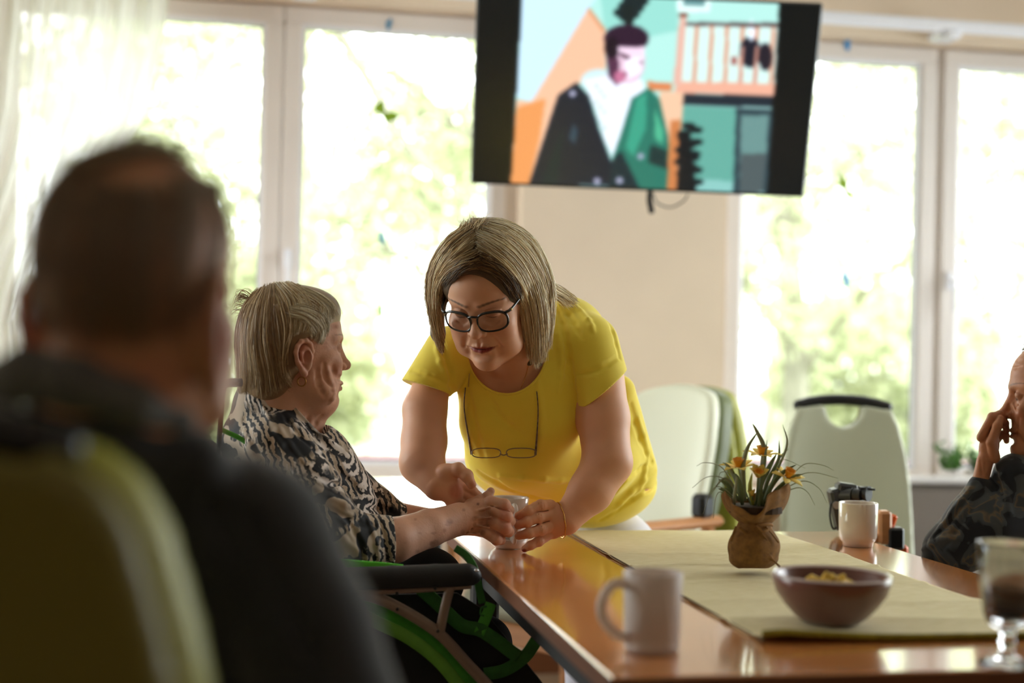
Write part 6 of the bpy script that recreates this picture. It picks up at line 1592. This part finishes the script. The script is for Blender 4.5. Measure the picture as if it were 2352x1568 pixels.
# ================================================================== man in the foreground, seen from behind
def man():
    D = 1.06; b = W([[280, 1500, 200]], D)[0]
    t = thing('person', (float(b[0]), float(b[1]), 0), 'balding man in a dark sweater seen from behind, blurred in the left foreground', 'person')
    fwd = (0.33, 0.16, 0.93); A = basis(fwd, (0.04, -0.98, 0.17)); o = np.array((302., 668., 0.)); sc = 31.0
    B = SDF(); add_head(B, o, A, sc, es=1.4, eo=(-0.75, -2.7, 0.4), jowl=0.4)
    B.chain([(285, 800, -10), (262, 900, 10), (260, 1060, 60)], [165, 182, 200], k=50)
    B.ell((260, 1350, 250), (420, 300, 240), k=60)
    h = lambda p: o+(A@np.array(p, float))*sc
    bl = [(h((0, 2.5, -9)), (170, 190, 120), '7a6450', 0.4), (h((-3, 9.5, -3)), (150, 90, 160), 'b06a44', 0.5), (h((0, -3, -9)), (200, 130, 150), '6e523c', 0.5), (h((5.5, 3, -5)), (90, 170, 150), '9a8470', 0.35),
          (h((8.0, -4.0, -1)), (80, 170, 120), 'c04a2a', 0.7), (h((-8.0, -4.0, -1)), (60, 150, 120), '8a3020', 0.6), ((330, 900, -150), (130, 110, 120), 'b06c50', 0.5)]
    sdf_obj('body', B, 5.5, D, M_skin, t, colour_field('c08c6c', bl, 0.05, 3, 0.01))
    # thin cropped hair as strands over the back and sides
    H = SDF(); add_head(H, o, A, sc)
    def hs(g, n, seed, cols, jit=9, **k): strands('hair', [on(H, q, -3, 6, z0=-600, z1=600) for q in g], n, D, M_hair, t, r=0.9, jit=jit, seed=seed, cols=cols, K=6, **k)
    hs([[(110, 440), (85, 560), (75, 700), (80, 800)], [(170, 380), (150, 520), (140, 680), (140, 830)], [(240, 420), (230, 560), (225, 700), (225, 850)], [(330, 430), (325, 560), (320, 700), (320, 850)], [(420, 400), (425, 530), (415, 680), (410, 800)], [(500, 420), (520, 520), (500, 620), (480, 700)]],
       5000, 1, ('8a745c', 'a8947c', '6a5642'), lenvar=0.9)
    hs([[(150, 400), (260, 345), (330, 330), (420, 360)], [(140, 420), (260, 380), (350, 360), (450, 400)]], 700, 2, ('a08a70', '7a6450', 'c0ac90'), jit=16)
    # grey collar and dark sweater
    S = SDF(); S.chain([(-30, 900, 60), (60, 860, -110), (170, 880, -190), (300, 925, -170), (400, 965, -60), (430, 960, 60)], [62, 62, 60, 52, 44, 40], k=30)
    mc = mat('grey_fleece', '5c5c5c', 0.95, var=0.15, vscale=20, bump=0.4, bscale=200); sdf_obj('collar', S, 7, D, mc, t)
    T = SDF(); T.cap((-220, 1250, 120), (520, 1250, 120), 215, 205, k=40); T.chain([(250, 1060, 80), (480, 1180, 100)], [130, 140], k=60)
    T.chain([(40, 1040, -20), (240, 1035, -70), (430, 1075, -10)], [105, 115, 100], k=50); T.ell((230, 1500, 240), (480, 420, 280), k=60); T.chain([(590, 1240, 130), (690, 1450, 80), (820, 1750, 30), (950, 1950, 140)], [182, 170, 155, 130], k=50)
    T.chain([(-220, 1250, 110), (-330, 1750, 60)], [190, 160], k=50); T.ell((200, 1850, 260), (430, 300, 300), k=60)
    for p, q in (((560, 1180, -60), (720, 1500, -90)), ((480, 1150, -60), (620, 1420, -110)), ((430, 1250, -90), (520, 1500, -110))): T.cap(p, q, 10, k=40, op='s')
    sdf_obj('sweater', T, 8, D, mat('charcoal_sweater', '2c2e32', 0.95, var=0.1, vscale=12, bump=0.3, bscale=300, sheen=0.3), t)
    P = SDF()
    for x in (60, 420): P.chain([(x, 2150, 200), (x+60, 2070, 1100), (x+60, 2800, 1250), (x+60, 4150, 1250)], [230, 210, 150, 110], k=60)
    V, F = P.mesh(22); Wd = W(V, D); Wd[:, 2] = np.maximum(Wd[:, 2], 0.03); mesh_obj('trousers', Wd, F, mat('dark_trousers', '202226', 0.9), t)
man()

# ================================================================== person at the right edge
def right_person():
    D = 2.88; b = W([[2470, 1400, 60]], D)[0]
    t = thing('person', (float(b[0]), float(b[1]), 0), 'elderly person in a camouflage fleece at the right edge, hand raised to the mouth', 'person')
    fwd = (-0.995, 0.04, -0.10); A = basis(fwd, (-0.03, -1, 0)); o = np.array((2424., 912., 0.)); sc = 11.9
    B = SDF(); add_head(B, o, A, sc, lidclose=0.0, hollow=0.6, es=1.1, nose=1.02)
    B.chain([(2440, 960, 10), (2450, 1080, 30)], [62, 70], k=20); B.ell((2480, 1220, 60), (130, 130, 110), k=30)
    # raised hand, fingers at the lips
    B.chain([(2225, 1180, -40), (2252, 1105, -35), (2262, 1060, -32)], [30, 19, 20], k=6); B.ell((2272, 1026, -26), (24, 40, 20), rot=(0, 0, 8), k=8)
    finger(B, [(2254, 1004, -36), (2279, 958, -36), (2296, 952, -30), (2306, 966, -24)], [11.5, 11, 9.5, 8], k=2.5); finger(B, [(2260, 1006, -20), (2287, 958, -14), (2304, 956, -8), (2308, 972, -4)], [11.5, 11, 9.5, 8], k=2.5)
    finger(B, [(2268, 1014, -8), (2292, 972, 4), (2308, 972, 10), (2312, 988, 12)], [11, 10.5, 9.5, 8], k=2.5); finger(B, [(2276, 1030, 0), (2298, 998, 12), (2310, 1000, 16), (2312, 1012, 16)], [10, 9.5, 8.5, 7.5], k=2.5)
    finger(B, [(2284, 1050, -40), (2278, 1015, -52), (2291, 978, -50), (2298, 962, -44)], [14, 12.5, 11, 9], k=3)
    B.cap((2246, 1010, -48), (2256, 1090, -52), 1.6, k=5, op='s'); B.cap((2258, 1020, -52), (2264, 1080, -53), 1.6, k=5, op='s')
    for pts in ([(2318, 930), (2312, 955), (2316, 985)], [(2330, 925), (2335, 945)], [(2325, 830), (2345, 826)], [(2323, 845), (2345, 842)], [(2322, 975), (2318, 1010)], [(2340, 960), (2334, 1000)]): fold(B, pts, 2.4, 1.5, 's', k=6)
    bl = head_blobs(o, A, sc, lip='8a4a3c', brow='4a3a30', lipst=0.7, browst=0.6)
    e = o+(A@np.array((3.1, 0.0, 7.9)))*sc; bl.append((e, (6, 4.5, 9), '2a1c18', 0.9)); bl.append((e+[2, -2.0, -3], (2.2, 1.8, 9), 'd8d4cc', 0.8))
    sdf_obj('body', B, 1.9, D, M_skin_old, t, colour_field('b47e60', bl, 0.12, 5, 0.08))
    px_hair = SDF((o, A, sc)); px_hair.ell((0, 4.2, -3.2), (8.0, 8.2, 8.9)); px_hair.ell((0, -1.5, -5.0), (7.0, 6.0, 5.6), k=2); px_hair.frame = None
    sdf_obj('hair_volume', px_hair, 3.5, D, mat('grey_hair', '8a8478', 0.6, var=0.3, vscale=300, stretch=(1, 1, .1)), t)
    strands('hair_strands', [on(px_hair, g, -2, 5) for g in ([(2352, 800), (2380, 790), (2410, 800)], [(2350, 820), (2380, 830), (2400, 850)], [(2380, 790), (2420, 780), (2460, 800)])], 500, D, M_hair, t, r=0.9, jit=5, seed=4, cols=('8a8478', '5c564c', 'c4c0b4'), K=7)
    S = SDF()
    S.chain([(2185, 1262, -20), (2222, 1185, -35), (2250, 1118, -35)], [60, 46, 30], k=14); S.chain([(2185, 1262, -20), (2290, 1210, 0), (2400, 1120, 20)], [62, 88, 96], k=26)
    S.ell((2470, 1260, 60), (170, 210, 130), k=30); S.ell((2340, 1090, -10), (60, 52, 60), k=20); S.chain([(2185, 1262, -20), (2160, 1290, -10)], [56, 44], k=14)
    for pts in ([(2240, 1110), (2200, 1170), (2150, 1230)], [(2255, 1130), (2215, 1190), (2165, 1260)]): fold(S, pts, 6, 4, 's')
    for pts in ([(2230, 1120), (2185, 1180), (2140, 1240)], [(2290, 1060), (2310, 1120), (2320, 1180)], [(2120, 1262), (2160, 1240), (2200, 1235)]): fold(S, pts, 5, 3.5, 'u')
    fold(S, [(2283, 1065), (2290, 1110), (2302, 1150)], 3, 2, 's')
    S.warp = lambda Q: 2.0*fbm(Q, 0.035, 3)
    m = bpy.data.materials.new('camouflage_fleece'); m.use_nodes = True; n = m.node_tree.nodes; l = m.node_tree.links; bs = n['Principled BSDF']; bs.inputs['Roughness'].default_value = 0.95; bs.inputs['Sheen Weight'].default_value = 0.3
    tc = n.new('ShaderNodeTexCoord')
    nz = n.new('ShaderNodeTexNoise'); nz.inputs['Scale'].default_value = 17; nz.inputs['Detail'].default_value = 2.5; nz.inputs['Distortion'].default_value = 0.8; l.new(tc.outputs['Object'], nz.inputs[0])
    r = n.new('ShaderNodeValToRGB'); el = r.color_ramp.elements; el[0].position = 0.0; el[0].color = (*rgb('141c28'), 1); el[1].position = 0.47; el[1].color = (*rgb('1a222c'), 1)
    for p, h in ((0.49, '424a52'), (0.55, '4c545a'), (0.57, '6e6252'), (0.63, '3a424a')): q = el.new(p); q.color = (*rgb(h), 1)
    l.new(nz.outputs['Fac'], r.inputs[0]); l.new(r.outputs[0], bs.inputs['Base Color'])
    sdf_obj('fleece', S, 3.0, D, m, t)
    P = SDF(); P.ell((2480, 1480, 60), (150, 90, 130), k=20); P.chain([(2450, 1500, 20), (2230, 1520, 0), (2215, 1750, 20), (2215, 2020, 20)], [80, 66, 50, 40], k=20); P.chain([(2450, 1500, 130), (2230, 1520, 120), (2215, 1750, 130), (2215, 2020, 130)], [80, 66, 50, 40], k=20)
    V, F = P.mesh(7); Wd = W(V, D); Wd[:, 2] = np.maximum(Wd[:, 2], 0.03); mesh_obj('trousers', Wd, F, MATS['dark_trousers'], t)
    c = W([[2490, 1500, 60]], D)[0]; k = thing('stool_chair', (c[0], c[1], 0), 'wooden chair under the person in camouflage fleece at the right edge', 'chair')
    MB().box((c[0], c[1], 0.385), (0.44, 0.44, 0.06), bev=0.02).build('seat', M_sage, k)
    for sx in (-1, 1):
        for sy in (-1, 1): MB().box((c[0]+sx*.19, c[1]+sy*.19, 0.18), (0.035, 0.035, 0.36), bev=0.005).build('leg', M_chairwood, k)
right_person()
